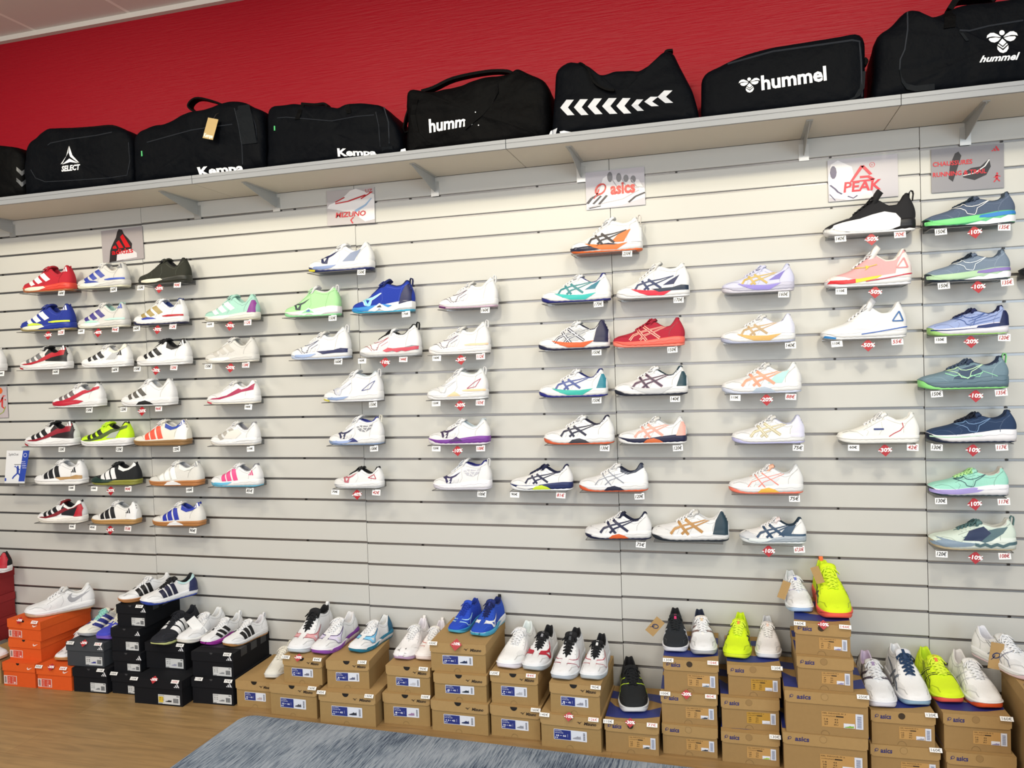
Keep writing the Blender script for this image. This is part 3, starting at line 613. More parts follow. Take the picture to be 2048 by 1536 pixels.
# ------------------------------------------------------------ price tags and acrylic shoe shelves
RED = 'a80f1d'
def price_tag(parent, x, y, z, kind, s, rot):
    if kind == 'd':
        r = obj('discount_tag', geo3([(0, .0), (.025, .0245), (0, .049), (-.025, .0245)], .0008), mat(RED, 'print'), parent, label='red diamond discount tag reading ' + s)
        r.location = (x, y, z-.047); flat('printed_discount', text_fit(s, -.0245, .018, .049, .0145, bold=.03, shear=.12), mat('ffffff', 'print'), r, lambda a, b: (a, -.0014, b))
    else:
        r = obj('price_tag', geo3([(-.020, 0), (.020, 0), (.020, .026), (-.020, .026)], .0007), mat('f4f4f2', 'print'), parent, label='white price tag reading ' + s)
        r.location = (x, y, z-.024); n = len(s)
        if kind == 'p': g = text_fit(s, -.015, .009, .027, .0095, bold=.022)
        else: g = text_fit(s, -.0168, .006, .0335, .0135, shear=.22, bold=.018)
        flat('printed_price', g, mat(RED if kind == 'r' else '16161c', 'print'), r, lambda a, b: (a, -.0012, b))
    r.rotation_euler = (math.radians(-8), rot, 0)
    return r
def geo3(poly, t):
    V = [(a, 0, b) for a, b in poly]+[(a, t, b) for a, b in poly]; n = len(poly)
    return (V, [tuple(range(n)), tuple(range(2*n-1, n-1, -1))]+[(i, i+n, (i+1) % n+n, (i+1) % n) for i in range(n)])
def acrylic(x0, x1, z, tags, label, k):
    w = x1-x0
    r = thing('shoe_display_shelf', label, 'shelf', (x0, 0, z), 0, 'clear acrylic shoe shelves')
    bm = bmesh.new(); box(bm, 0, w, -.122, -.002, -.003, 0); box(bm, 0, w, -.004, -.001, 0, .02)
    for f in bm.faces:
        c = f.calc_center_median()
        if c.y < -.1215 or ((c.x < .0005 or c.x > w-.0005) and c.z < 0): f.material_index = 1
    obj('shelf_plate', bm, [ACR, ACR_E], r)
    for px, kind, s in tags:
        rnd = random.Random(px*7+k)
        yy = -.1235; lo, hi = 0, 1536
        for _ in range(30):
            m = (lo+hi)/2; lo, hi = (m, hi) if at_y(px, m, yy).z > z else (lo, m)
        x = at_y(px, m, yy).x-x0
        price_tag(r, x, yy-.0012, -.001 if kind == 'd' else -.002, kind, s, rnd.uniform(-.07, .07) if kind != 'd' else rnd.uniform(-.12, .12))
def on_row(px, z, y=-.066):
    lo, hi = 0, 1536
    for _ in range(40):
        m = (lo+hi)/2; lo, hi = (m, hi) if at_y(px, m, y).z > z else (lo, m)
    return at_y(px, m, y)
def wall_shoe(k, pl, pr, short, where, style, cols, decals, tags, **kw):
    z = G0-.325-.2*k
    a = on_row(pl, z).x; b = on_row(pr, z).x; t = max(0, (CAM.x-(a+b)/2)/3.27)
    L = min((b-a)-.036*t, .322); x = a+.020*t
    lab = short+', '+where
    shoe(lab, style, cols, decals, (x, -.066+random.uniform(-.003, .003), z+.0012), random.uniform(-.012, .012), L, **kw)
    acrylic(x+.035*L, x+.93*L, z, tags, 'clear shelf under the '+short, k)

W0, W1, K = 'e6e6e7', 'd0cfcc', '101014'
NV, BL, RD = '15193f', '1d35b5', 'b01226'
R_ = ['top row', 'second row', 'third row', 'fourth row', 'fifth row', 'sixth row', 'bottom row']
def ws(k, pl, pr, short, style, cols, decals, tags, where=None, **kw): wall_shoe(k, pl, pr, short, (where or '')+R_[k], style, cols, decals, tags, group='sports shoes on the wall', **kw)
WH = (W0, W0, W0, 'dcdcda', W1, W0)
# left block
ws(0,48,155,'red shoe with three white stripes','adi',('b3192c','d94436','a8663e','a3152a','a3152a','a3152a'),[('stripes',W0),('cream_pod','e8e2cc'),('bars_mark',W0)],[(122,'h','160€')],'left block, ')
ws(0,156,263,'white shoe with three blue stripes','adi',(W1,W1,'dcd9c2','c2bdb6',W1,W0),[('stripes','2a3c9c'),('cream_pod','e6e4da'),('pod_rim','2a3c9c'),('rear_rim','3350b8'),('bars_mark','6d7078')],[(227,'h','160€')],'left block, ')
ws(0,278,386,'black olive shoe with cream sole pod','adi',('26281f','2a2b24','23241e',K,'26281f',K),[('cream_pod','e8e2cc')],[(281,'h','150€'),(317,'d','-20%'),(354,'r','90€')],'left block, ')
ws(1,42,160,'royal blue shoe with white stripes and lime trim','adi',('1a2f8e','1d3598','9a8a5c','152678','152678','1a2f8e'),[('stripes',W0),('cream_pod','e8e6cc'),('pod_rim','c8e23c'),('rear_rim','cfe63c'),('bars_mark','d7d9e6')],[(95,'d','-20%'),(122,'r','112€')],'left block, ')
ws(1,156,262,'white shoe with purple stripes and mint rim','adi',(W1,W1,'dedaca','9cc0b6',W1,W0),[('stripes','3d3583'),('cream_pod','efeee6'),('pod_rim','a9dccb'),('rear_rim','b9e2d6'),('bars_mark','3d4fb0')],[(162,'p','160€'),(195,'d','-40%'),(230,'r','96€')],'left block, ')
ws(1,268,379,'white shoe with gold stripes and navy sole','adi',(W0,W0,NV,'24356f',W0,W0),[('stripes','a08d57'),('cream_pod',W0),('pod_rim','2a3ca4'),('rear_rim',RD),('bars_mark','9a9a96')],[(273,'h','160€'),(313,'d','-30%'),(345,'r','112€')],'left block, ')
ws(1,410,523,'mint shoe with white stripes and purple heel','adi',('a2cfc2','dddcd4','c3bfae','9fc9bc','9fcabd','a5cfc4'),[('stripes',W0),('cream_pod','eeeadd'),('heel_s','7d2a86')],[(420,'p','160€'),(458,'d','-30%'),(495,'r','112€')],'left block, ')
ws(2,42,147,'white shoe with red and black heel band','low',('d9d8d6',W0,W0,K,K,W1),[('stripes_s','6c6c6e'),('rear',K),('band_b',RD),('bumper_mark',RD),('bars_mark',W0)],[(111,'h','160€')],'left block, ')
ws(2,163,267,'white shoe with black stripes and cream heel','low',('efeeec',W0,W0,'cfcecc',W1,W0),[('stripes_s','26262a'),('quarter','b9bbbd'),('collar','e4dfcf'),('bars_low','26262a')],[(230,'h','160€'),(274,'h','150€')],'left block, ')
ws(2,274,386,'white shoe with black collar and three black stripes','adi',(W0,W0,W0,K,K,K),[('stripes_s',K),('collar',K),('toe','dedcd9'),('bars_mark',W0)],[(310,'d','-20%'),(347,'r','120€')],'left block, ')
ws(2,411,520,'white shoe with faint silver stripes','adi',(W1,W1,'d4d0c6','a9a8a4',W1,W0),[('stripes','bdbab4'),('cream_pod','ecebe6')],[(416,'h','150€'),(459,'d','-20%'),(491,'r','128€')],'left block, ')
ws(3,106,213,'white shoe with red toe sole and red line','low',(W0,W0,W0,'a7a7a8',W1,W0),[('stripes_s','6a5f60'),('foam_front','b71a34'),('band','b71a34')],[(178,'h','150€')],'left block, ')
ws(3,243,357,'white shoe with grey stripes on thick white sole','adi',(W0,W0,W0,'cfcfcf',W0,W0),[('stripes_s','57544f'),('arch',K)],[(247,'h','120€'),(283,'d','-20%'),(317,'r','96€')],'left block, ')
ws(3,414,523,'white shoe with magenta side band','low',(W0,W0,'dedacd','e0dedc',W1,W0),[('band_b','a3204f'),('bumper_mark','c8334f'),('collar','efeeec')],[(496,'p','160€')],'left block, ')
ws(4,52,162,'white shoe with dark red band and black collar','low',(W0,W0,W0,K,K,W1),[('stripes_s',K),('collar',K),('rear','23161a'),('band_b','8d1428'),('bumper_mark',RD),('bars_mark',W0)],[(123,'h','130€')],'left block, ')
ws(4,163,271,'neon yellow shoe with black stripes','low',('c3ee20',W0,W0,K,'b9e020','c8f030'),[('stripes_s','1e2416'),('quarter','a9b0a6'),('band','4a5a2a')],[(238,'h','120€')],'left block, ')
ws(4,268,384,'cream gum soled shoe with orange stripes and blue heel','court',('e2dfd4','8d6c43','8a6840','cfccc6','d9d6cb',W0),[('stripes_c','f0553c'),('heel','f0eeea'),('collar','2946a3'),('bars_mark','d8dcec')],[(353,'h','120€')],'left block, ')
ws(4,421,524,'white shoe with silver stripes and strapped heel','adi',(W0,W0,'d5d0c8','8b8b92',W1,W0),[('stripes','a6a29b'),('mesh_q','dcd9d2'),('wedge',W0)],[(501,'p','110€')],'left block, ')
ws(5,70,177,'white low shoe with black stripes and gum heel','court',(W0,W0,'ecebe8','b7b8ba',W0,W0),[('stripes_c',K),('wedge','b08c5c'),('bars_low',K)],[(143,'p','130€')],'left block, ')
ws(5,183,285,'black shoe with white stripes and yellow gum sole','court',('14171a','8a8a38','86863a',K,'14171a',K),[('stripes_c',W0),('collar','ecebe8'),('mudguard','123028')],[(188,'p','100€'),(221,'d','-30%'),(256,'r','90€')],'left block, ')
ws(5,299,411,'pale grey shoe with white stripes on gum sole','court',('d6d5d0','b07442','b07442','a5a7ab','dadad6',W0),[('stripes_c','f4f3ee'),('arch',W0),('collar','e9e8e2'),('bars_mark','8e9092')],[(379,'h','100€')],'left block, ')
ws(5,422,529,'white shoe with pink stripes and sky blue sole','low',(W0,W0,'63aecb','7b7c84',W0,W0),[('stripes_c','df4a86'),('bars_low','d9447f'),('foreblock','66b8dc')],[(499,'h','85€')],'left block, ')
ws(6,77,178,'white shoe with black quarter and red heel patch','low',(W0,'efece6','e2ded2',K,'7a1a20',W1),[('stripes_s',K),('rear','17171c'),('band','7d1422'),('heel_s',RD),('collar','e9e8e6')],[(144,'p','90€')],'left block, ')
ws(6,183,285,'white grey gum soled shoe with slim black stripes','court',('e4e3e0','b18a54','ad8450','9fa1a3','dedddb',W0),[('stripes_c',K),('heel',W0),('bars_low',K)],[(185,'p','85€'),(220,'d','-30%'),(255,'r','59,50€')],'left block, ')
ws(6,306,414,'white gum soled shoe with blue stripes and blue lining','court',('dfddd8','b17a48','a9713c','1c2f8c','dfddd8',W0),[('stripes_c','1f2fa0'),('arch',W0),('collar','2438a4'),('bars_mark',W0)],[(385,'h','90€')],'left block, ')
# second block
ws(0,618,751,'white shoe with navy bird emblem and slate side','low',(W0,W0,'1c2660','e2e2e2',W0,W0),[('quarter','8490ac'),('bird','1c2350'),('foreblock','7f92c0'),('bumper_mark','d6c832')],[(722,'h','150€')],'middle block, ')
ws(1,569,685,'pale green mid shoe with dark bird emblem','mid',('a8dfa0','e7e2e4','8fd59c','d8d6da','d5d5d8','c7e8c4'),[('bird','2d3c40'),('peaks_w','eeeaf0'),('peaks','93d8a0'),('tri','3c55a8')],[(665,'h','150€')],'middle block, ',tab='e4e2e4')
ws(1,704,832,'royal blue mid shoe with light blue bird emblem','mid',('16349f',W0,'3aa6cc','101d55','12215e','142a7c'),[('heel','10184c'),('bird_oo','cfeaf2'),('bird','8cd0e6'),('foam_front','2f87cf'),('peaks_w','eef0f4'),('tri','20222c')],[(812,'p','170€')],'middle block, ',tab='111a4e')
ws(1,877,998,'white pearl shoe with purple flecked outsole','wing',(W0,W0,'c4a8bc','d9d9da',W1,W0),[('toe_line','5c4a5c'),('bird_o','5a4a5a'),('panels','dcdbda'),('bumper_mark','5c2b60')],[(970,'h','160€')],'middle block, ',tab=W0)
ws(2,582,705,'white winged shoe with navy rear sole','wing',(W0,W0,'b9c6de','cfd2d6',W1,W0),[('toe_line','3c3f5c'),('bird_o','34395e'),('panels','dddddd'),('foreblock','9db2da'),('wedge','1b2252')],[(676,'h','160€')],'middle block, ',tab=W0)
ws(2,719,845,'white shoe with black laces and grey red sole','wing',(W0,'dedede','aeb0b3',K,W0,K),[('toe_line','a84252'),('bird_o','a04452'),('panels','dedede'),('wedge','7c8690'),('wave','c5485a')],[(724,'p','160€'),(768,'d','-10%'),(806,'r','144€')],'middle block, ',tab=K)
ws(2,857,983,'white winged shoe with peach rear foam','wing',(W0,W0,'e8e4e2','dcdcdc',W1,W0),[('toe_line','6c6470'),('bird_o','6c5c70'),('panels','dddcda'),('rear_rim','e9c7a6')],[(873,'p','160€'),(922,'d','-30%'),(961,'r','112€')],'middle block, ',tab=W0)
ws(3,647,769,'white shoe with navy bird outline and yellow sole dash','mid',(W0,W0,'e2e4ea','b9c2c8',W0,W0),[('bird_o','43456a'),('bird','c9ccd8'),('heel_loop_line','4c5890'),('foreblock','8ea4cc'),('bumper_mark','cfc85a')],[(746,'h','150€')],'middle block, ',tab=W0)
ws(3,854,979,'white shoe with peach zigzag and red heel outline','mid',(W0,W0,W0,'c9cfd0',W0,W0),[('bird_o','b9bac0'),('heel_loop_line','a83c58'),('peaks','e9c79e'),('rear_rim','e9c79e')],[(872,'p','150€'),(920,'d','-30%'),(960,'r','105€')],'middle block, ',tab=W0)
ws(4,657,770,'white high shoe with grey mesh window and blue sole','mid',(W0,W0,'7f93b4','232f86',W0,W0),[('bird','20234c'),('netwin','85878e'),('netx',W0),('panels','d8d8d8'),('peaks','232b6e'),('foreblock','9cb0dc')],[(748,'h','100€')],'middle block, ',tab='e9e6da')
ws(4,857,983,'white shoe with purple foam sole','low',(W0,'7b3f9e','dcd8de','b9c6ce',W0,W0),[('bird','33204a'),('panels','dcdbdc'),('peaks','4a2468')],[(872,'p','120€'),(915,'d','-10%'),(961,'r','108€')],'middle block, ')
ws(5,668,771,'small white shoe with black laces and pink emblem','low',(W0,W0,'b9bbbe',K,K,K),[('bird','b3606c'),('heel_tri','b02a40'),('toe','dedede')],[(670,'p','70€'),(714,'d','-40%'),(752,'r','42€')],'middle block, ')
ws(5,866,986,'white high shoe with pale grey mesh window','mid',(W0,'f0eef4','c9c6d2','1c2074',W0,'d6dbe2'),[('bird','241c50'),('netwin','bdbdc6'),('netx',W0),('panels','dcdce0')],[(963,'h','100€')],'middle block, ',tab=W0)
ws(5,1020,1147,'white shoe with navy midsole and lime arch','low',(W0,'1a2a5e','eceef0','161c40','161c40','161c40'),[('tiger',NV),('foreblock',W0),('arch','c8de30')],[(1029,'p','90€'),(1121,'r','81€')],'middle block, ')
ws(5,1158,1297,'white shoe with navy dotted collar and orange gum sole','low',(W0,W0,'d65c34','1a2138','d8d8d8',W0),[('rear','eceded'),('collar','343c50'),('tiger_n','8a8f9c'),('arch','20243c')],[(1279,'h','120€')],'middle block, ')
ws(6,1170,1304,'white shoe with navy stripes and orange arch patch','low',(W0,W0,'14183a','161c38','161c38',W0),[('toe','d6d6d8'),('tiger_b',NV),('foreblock',W0),('arch','d8602c')],[(1281,'h','75€')],'middle block, ')
ws(6,1304,1458,'white shoe with gold stripes and teal dotted heel','low',(W0,W0,'16202c','dcdcdc',W1,W0),[('toe','dadada'),('tiger_b','b5864a'),('heel','1c3644')],[],'right block, ')
ws(6,1480,1612,'white shoe with steel blue lower and navy lining','low',('ecebea','a8b2bc','dfe3e4','1c3244','e4d6d6',W0),[('toe','c6c8cc'),('quarter','2f4a63'),('rear_rim','2f4c66'),('tiger_b','22405e'),('foreblock','dde4e4')],[(1537,'d','-10%'),(1599,'r','67,50€')],'right block, ')
# asics block
ws(0,1141,1286,'white high shoe with orange side wing and navy toe','mid',(W0,W0,'d8652c','e4e2de',W0,W0),[('foam_front','24253c'),('wing','e0702f'),('quarter','e0702f'),('tiger','2c2226'),('heel_s',W0)],[(1254,'h','250€')],'right block, ',tab='c9c2bc')
ws(1,1083,1223,'white shoe with teal stripes and navy sole','low',(W0,W0,'1b1f6e','2a2f74',W0,W0),[('fin','1e6f86'),('tiger','2f7d84'),('wing','2bb3ae')],[(1197,'h','170€')],'right block, ')
ws(1,1233,1380,'white mid shoe with navy fin and scarlet side','mid',(W0,W0,'dfe0e2','d8d8d8',W1,W0),[('fin','1c2450'),('tiger','22305c'),('wing','d8213c'),('wedge','1d2c42')],[(1357,'h','170€')],'right block, ')
ws(1,1444,1588,'lavender shoe with gold stripes and violet fin','low',('cbcde6','bdbccf','cfccd8','b9bcd8','c6c8e2','cfd0e4'),[('fin','7368b8'),('tiger','c2a860'),('wing','8c80cc')],[(1567,'h','160€')],'right block, ')
ws(2,1077,1221,'white grey shoe with double navy stripes and orange side','low',(W0,W0,'1c1f40','2a2c44','dedede',W0),[('mesh_q','b9bbbe'),('tiger_b','1b1f3c'),('tiger_n',W0),('wing','cf5a28'),('heel','1a1a40')],[(1193,'h','150€')],'right block, ')
ws(2,1226,1370,'crimson shoe with pale peach stripes and coral sole','low',('a81c34','ee6a5c','f08272','961a30','961a30','a81c34'),[('tiger_b','f0b49c'),('tiger_n','a81c34')],[(1345,'h','150€')],'right block, ')
ws(2,1442,1590,'white shoe with gold and lilac stripes and gold side','low',(W0,W0,'aeb4cc','c9cce0',W1,W0),[('rear','d4d6e6'),('tiger','b79a72'),('wing','d2a860')],[(1581,'h','140€')],'right block, ')
ws(3,1078,1217,'white shoe with violet teal stripes and teal wing','low',(W0,W0,'20257c','222a6c',W0,W0),[('heel_s','2a7e92'),('tiger','4b5a96'),('wing','2fb0a4')],[(1193,'h','150€')],'right block, ')
ws(3,1229,1376,'white shoe with dark pink stripes and black sole','low',(W0,W0,'151a2c','1f3644',W0,W0),[('heel_s','24424e'),('tiger_b','7d5a70'),('tiger_n','2c2c3c'),('wing','c2c4c8')],[(1350,'h','140€')],'right block, ')
ws(3,1444,1602,'white shoe with coral stripes and mint side','low',(W0,W0,'c6cde0','dadcdc',W1,W0),[('quarter','a9d8d4'),('tiger_b','e59c80'),('arch','aebccc')],[(1470,'p','110€'),(1533,'d','-20%'),(1581,'r','88€')],'right block, ')
ws(4,1088,1230,'white shoe with black stripes and terracotta gum sole','low',(W0,W0,'d2603c','24243c','e9e9e7',W0),[('tiger','20203a'),('arch','3a3a44')],[(1209,'h','130€')],'right block, ')
ws(4,1237,1374,'white shoe with salmon stripes and navy midsole','low',(W0,'1f2244',W0,'c9cacc',W1,W0),[('tiger_b','eba294'),('arch','d06a3c'),('heel_s','eeb0a4')],[(1356,'h','120€')],'right block, ')
ws(4,1464,1609,'white shoe with gold stripes and pale lilac sole','low',(W0,W0,'b9b9e0','b4b7cc',W1,W0),[('heel','d6d6ea'),('tiger_b','bfb287'),('tiger_n','dcd6c0')],[(1596,'h','75€')],'right block, ')
ws(5,1458,1606,'white shoe with coral outlined stripes and coral sole','low',(W0,W0,'ee7a64','c9cccf','f0b79c',W0),[('mesh_q','d6dade'),('tiger_n','ee8674'),('arch','e8b64c')],[(1589,'h','75€')],'right block, ')
ws(0,1648,1829,'large black shoe with big white side pod','ball',('15151a','15151a','eeeeee',K,K,K),[('foam_front',W0),('bigpod',W0),('toeblk','1a1a1e')],[(1681,'h','140€'),(1743,'d','-50%'),(1800,'r','70€')],'right block, ',tab=K)
ws(1,1650,1821,'pink basketball shoe with red yellow midsole','ball',('dda6a8',W0,'ecebf0','e9e4dc','f0ebe6',W0),[('toe_l','ecdfdc'),('heel','e9dedb'),('redtip','cf2a34'),('yelmid','edd23c'),('slash','e0c040'),('rail','c22a40'),('shield','d98a8e')],[(1682,'p','110€'),(1749,'d','-50%')],'right block, ')
ws(2,1642,1812,'white basketball shoe with blue rail and heel triangle','ball',(W0,W0,W0,'dedede',W0,W0),[('mesh_q','dfe2ea'),('slash',W0),('bumper_mark','2f7fc0'),('rail','3a63b4'),('shield','2e62a0')],[(1674,'p','110€'),(1736,'d','-50%'),(1795,'r','55€')],'right block, ')
ws(4,1675,1837,'plain white leather shoe with thin red line','court',('f0efea','eeede9','e6e5e1','e6e6e2','f0efea',W0),[('pipe','b3243c'),('logo_patch','30407c')],[(1707,'p','60€'),(1771,'d','-30%'),(1825,'r','42€')],'right block, ')
ws(0,1847,2027,'grey blue running shoe with green to blue midsole','run',('4f5d75','62c08c','161d28','36424f','3e4a60','1f3040'),[('foam_front','79dc86'),('foam_rear','2f7fc8'),('foam_low','e4e6ea'),('bird_run',W0)],[(1882,'h','150€'),(1951,'d','-10%'),(2008,'r','135€')],'right edge, ')
ws(1,1851,2018,'slate running shoe with pale green and purple midsole','run',('76869a','a9c8ac','1f2a3c','4a586a','66748a','1d2c3c'),[('foam_front','b4d6ae'),('foam_rear','8874b8'),('foam_low','eeecf4'),('bird_run','e4ecf2')],[(1888,'h','150€'),(1957,'d','-10%'),(2015,'r','135€')],'right edge, ')
ws(2,1856,2015,'periwinkle running shoe with navy laces and green toe','run',('9aaad6','e9e6ee','9ccb74','161d44','1a2250','161d44'),[('foam_line','1e3270'),('foam_rear','1a2c6a'),('topo','4a66a8'),('bird_run','3c5a9c'),('heel_s','1a2450')],[(1881,'p','150€'),(1942,'d','-20%'),(2008,'r','120€')],'right edge, ')
ws(3,1837,2014,'grey green trail shoe with lime outlined emblem','run',('6f8896','5f7886','8ddc82','22304c','34425c','3f4f68'),[('mesh_q','3c4d66'),('zig','9ce0b4'),('bird_run','c9ecc0')],[(1874,'h','150€'),(1951,'d','-10%'),(2003,'r','135€')],'right edge, ',tab='84cf8c')
ws(4,1853,2030,'dark navy running shoe with white midsole','run',('21385a','ecebf0','15203a','1b2c48','1d3050','10182c'),[('foam_line','bfe3c8'),('bird_run','6f8fb8')],[(1873,'h','130€'),(1945,'d','-10%'),(2004,'r','117€')],'right edge, ')
ws(5,1857,2015,'mint running shoe with lilac midsole fade','run',('9fdcca','ecebf0','2f4048','b9b4ac','a9e0cc','b9e8a0'),[('foam_front','a79bd8'),('foam_rear','efeef4'),('bird_run','34545e')],[(1882,'h','130€'),(1951,'d','-10%'),(2008,'r','117€')],'right edge, ')
ws(6,1859,2029,'pale green trail shoe with navy camouflage panel','run',('d3e0d4','dfe8e0','b9a98a','c4c4bc','5f7f7e','4b6a6c'),[('camo','4f6b72'),('mesh_q','1f2c50'),('mudguard','7f93a6'),('zigrim','4d6a72')],[(1883,'h','120€'),(1950,'d','-10%'),(2010,'r','108€')],'right edge, ',tab='5c7c7c')
# cut by the photo edges
ws(2,-90,13,'pale shoe tail cut by the left photo edge','low',WH,[],[(2,'p','90€')])
ws(1,2041,2200,'dark running shoe cut by the right photo edge','run',('22242c','22242c','1a1a20',K,K,K),[],[])

# leaflet in its stand
p = at_y(36, 966, -.06)
r = thing('leaflet', 'white and blue leaflet with a jumping player, at the left edge', 'leaflet', (p.x-.075, -.075, p.z)); r.rotation_euler = (math.radians(-8), 0, math.radians(4))
obj('cover_sheet', boxbm(0, .125, 0, .004, 0, .175), mat('dfe0e2', 'print'), r)
flat('blue_panel', geo([[(.088, .010), (.125, .010), (.146, .174), (.105, .174)]]), mat('2743a3', 'print'), r, lambda a, b: (a, -.0008, b))
flat('leaflet_print', merge(text_fit('SplitOut', .015, .148, .062, .013), geo([rr(.055, .098, .10, .101)])), mat('24293c', 'print'), r, lambda a, b: (a, -.0006, b))
flat('player_figure', geo([circ(.078, .088, .006, 10), stroke([(.078, .084), (.080, .055)], .014), stroke([(.078, .076), (.060, .092), (.056, .086)], .005), stroke([(.080, .076), (.092, .072)], .005), stroke([(.080, .055), (.056, .035), (.048, .024)], .008), stroke([(.080, .055), (.100, .038), (.112, .026)], .008), [(.0, .012), (.010, .012), (.010, .026), (.0, .030)]]), mat('2743a3', 'print'), r, lambda a, b: (a, -.0007, b))
flat('white_print', merge(*[text_fit(s, .098+.003*i, .112-.011*i, .026, .006) for i, s in enumerate(('SPLIT', 'OUT', 'EXPERT', 'SHOCK'))], geo(outline(circ(.120, .150, .010, 14), .002))), mat('e4e8f4', 'print'), r, lambda a, b: (a, -.0012, b))
s = thing('leaflet_stand', 'clear acrylic stand holding the white and blue leaflet', 'stand', (p.x-.095, 0, p.z-.004))
obj('stand_plate', boxbm(0, .26, -.122, -.002, -.003, 0), [ACR], s); obj('front_lip', boxbm(0, .17, -.124, -.1215, -.003, .012), [ACR_E], s)
# ------------------------------------------------------------ sports bags on the top shelf
BT = SZ+.0366
def crop(pts, ox, oy, s): return [(ox+x/s, oy+y/s) for x, y in pts]
def resample(P, d):
    o = []
    for i in range(len(P)):
        a, b = P[i], P[(i+1) % len(P)]; n = max(1, int(math.hypot(b[0]-a[0], b[1]-a[1])/d))
        o += [(a[0]+(b[0]-a[0])*k/n, a[1]+(b[1]-a[1])*k/n) for k in range(n)]
    return o
def smooth(P, it=2):
    for _ in range(it):
        n = len(P); P = [((P[i-1][0]+2*P[i][0]+P[(i+1) % n][0])/4, (P[i-1][1]+2*P[i][1]+P[(i+1) % n][1])/4) for i in range(n)]
    return P
YS = -.262
BAGM = {'navy': mat('04060b', 'bag'), 'black': mat('040405', 'bag'), 'grey': mat('14171b', 'bag'), 'strap': mat('040405', 'bag')}
BCUT = [at_y(x_, y_, YS).x for x_, y_ in ((56.5, 360), (274, 340), (536, 310), (809, 270), (1101, 230), (1399, 200), (1742, 160))]; NB = [0]
def bag(label, px, m='navy', seed=0, yf=-.295, yb=-.055, wr=.013):
    """px: pixel outline of the silhouette"""
    P = [at_y(x, y, YS) for x, y in px]; lo_ = BCUT[NB[0]-1]+.004 if NB[0] else -9; hi_ = BCUT[NB[0]]-.004 if NB[0] < len(BCUT) else 9; NB[0] += 1
    P = [(min(max(p.x, lo_), hi_), max(p.z, BT)) for p in P]
    x0 = min(p[0] for p in P); x1 = max(p[0] for p in P); cx = (x0+x1)/2
    P = resample(P, .013); P = smooth(P, 2); P = [(x, max(z, BT+.001)) for x, z in P]; n = len(P)
    if sum(P[i][0]*P[(i+1) % n][1]-P[(i+1) % n][0]*P[i][1] for i in range(n)) < 0: P = P[::-1]
    r = thing('sports_bag', label, 'bag', (cx, YS, BT), 0, 'sports bags on the top shelf')
    zc = BT+.45*(max(p[1] for p in P)-BT)
    secs = [(.90, yb), (.97, yb+.02), (.985, YS+.11), (1, YS+.05), (1, YS), (.985, yf+.014), (.96, yf+.006), (.93, yf+.001), (.80, yf-.004), (.60, yf-.007), (.38, yf-.008), (.18, yf-.009)]
    bm = bmesh.new(); rings = []
    for k, y in secs:
        ring = []
        for x, z in P:
            X = cx+(x-cx)*k; Z = (zc+(z-zc)*k) if z > BT+.03 else BT+.001+(zc-BT)*(1-k)*(0 if k > .92 else (.93-k)/.93*1.0)
            if k <= .93 and k < .92: Z = zc+(z-zc)*k
            q = noise.noise(Vector((X*9+seed*5, y*6, Z*11)))*wr + noise.noise(Vector((X*24+seed, Z*26, y*9)))*wr*.45
            yy = y+q*(1.0 if k < 1 else .3)
            ring.append(bm.verts.new((X-cx, yy-YS, max(Z, BT+.001)-BT)))
        rings.append(ring)
    for A_, B_ in zip(rings, rings[1:]):
        for i in range(n): bm.faces.new((A_[i], A_[(i+1) % n], B_[(i+1) % n], B_[i]))
    bm.faces.new(rings[0][::-1])
    c = bm.verts.new((0, yf-.009-YS, zc-BT))
    for i in range(n): bm.faces.new((rings[-1][i], rings[-1][(i+1) % n], c))
    fix(bm)
    bvh = BVHTree.FromBMesh(bm); o = obj('bag_body', bm, BAGM[m], r, True)
    def fr(px_, py_, off=.0012):      # a point of the photo carried onto the bag's front
        d = ray(px_, py_).normalized(); O = CAM-Vector((cx, YS, BT)); h = bvh.ray_cast(O, d)
        if h[0] is None:
            p = at_y(px_, py_, yf)-Vector((cx, YS, BT)); return p
        return h[0]-d*off
    def wpt(px_, py_, y): return at_y(px_, py_, y)-Vector((cx, YS, BT))
    return r, fr, wpt
def on_bag(name, r, fr, g, corners, m, off=.0015, label=None):
    """print geometry g in the unit square carried to four pixel corners BL, BR, TR, TL on the bag front"""
    B_, R_2, T_, L_2 = [Vector(c) for c in corners]
    def fn(u, v):
        q = B_*(1-u)*(1-v)+R_2*u*(1-v)+T_*u*v+L_2*(1-u)*v; return fr(q.x, q.y, .0022)
    V, F_ = g; bm = bmesh.new(); vs = [bm.verts.new((a, b, 0)) for a, b in V]
    for f in F_:
        try: bm.faces.new([vs[i] for i in f])
        except ValueError: pass
    for ax in (0, 1):
        for k in range(1, 16):
            co = [0, 0, 0]; no = [0, 0, 0]; co[ax] = k/16; no[ax] = 1
            bmesh.ops.bisect_plane(bm, geom=bm.verts[:]+bm.edges[:]+bm.faces[:], plane_co=co, plane_no=no)
    bm.verts.index_update(); g = ([(v.co.x, v.co.y) for v in bm.verts], [tuple(v.index for v in f.verts) for f in bm.faces]); bm.free()
    return flat(name, g, m, r, fn, label=label)
def unit(g):
    V, F = g; x0 = min(v[0] for v in V); x1 = max(v[0] for v in V); y0 = min(v[1] for v in V); y1 = max(v[1] for v in V)
    return [((x-x0)/(x1-x0), (y-y0)/(y1-y0)) for x, y in V], F
def utext(s, **k): return unit(text(s, **k)[:2])
WHT = mat('dfe1e6', 'print'); SIL = mat('b9bcc4', 'print')
c5 = lambda *p: crop(p, 0, 170, 3.657); c6 = lambda *p: crop(p, 500, 130, 3.303); c7 = lambda *p: crop(p, 1080, 60, 3.0118); c8 = lambda *p: crop(p, 1640, 0, 5.02)
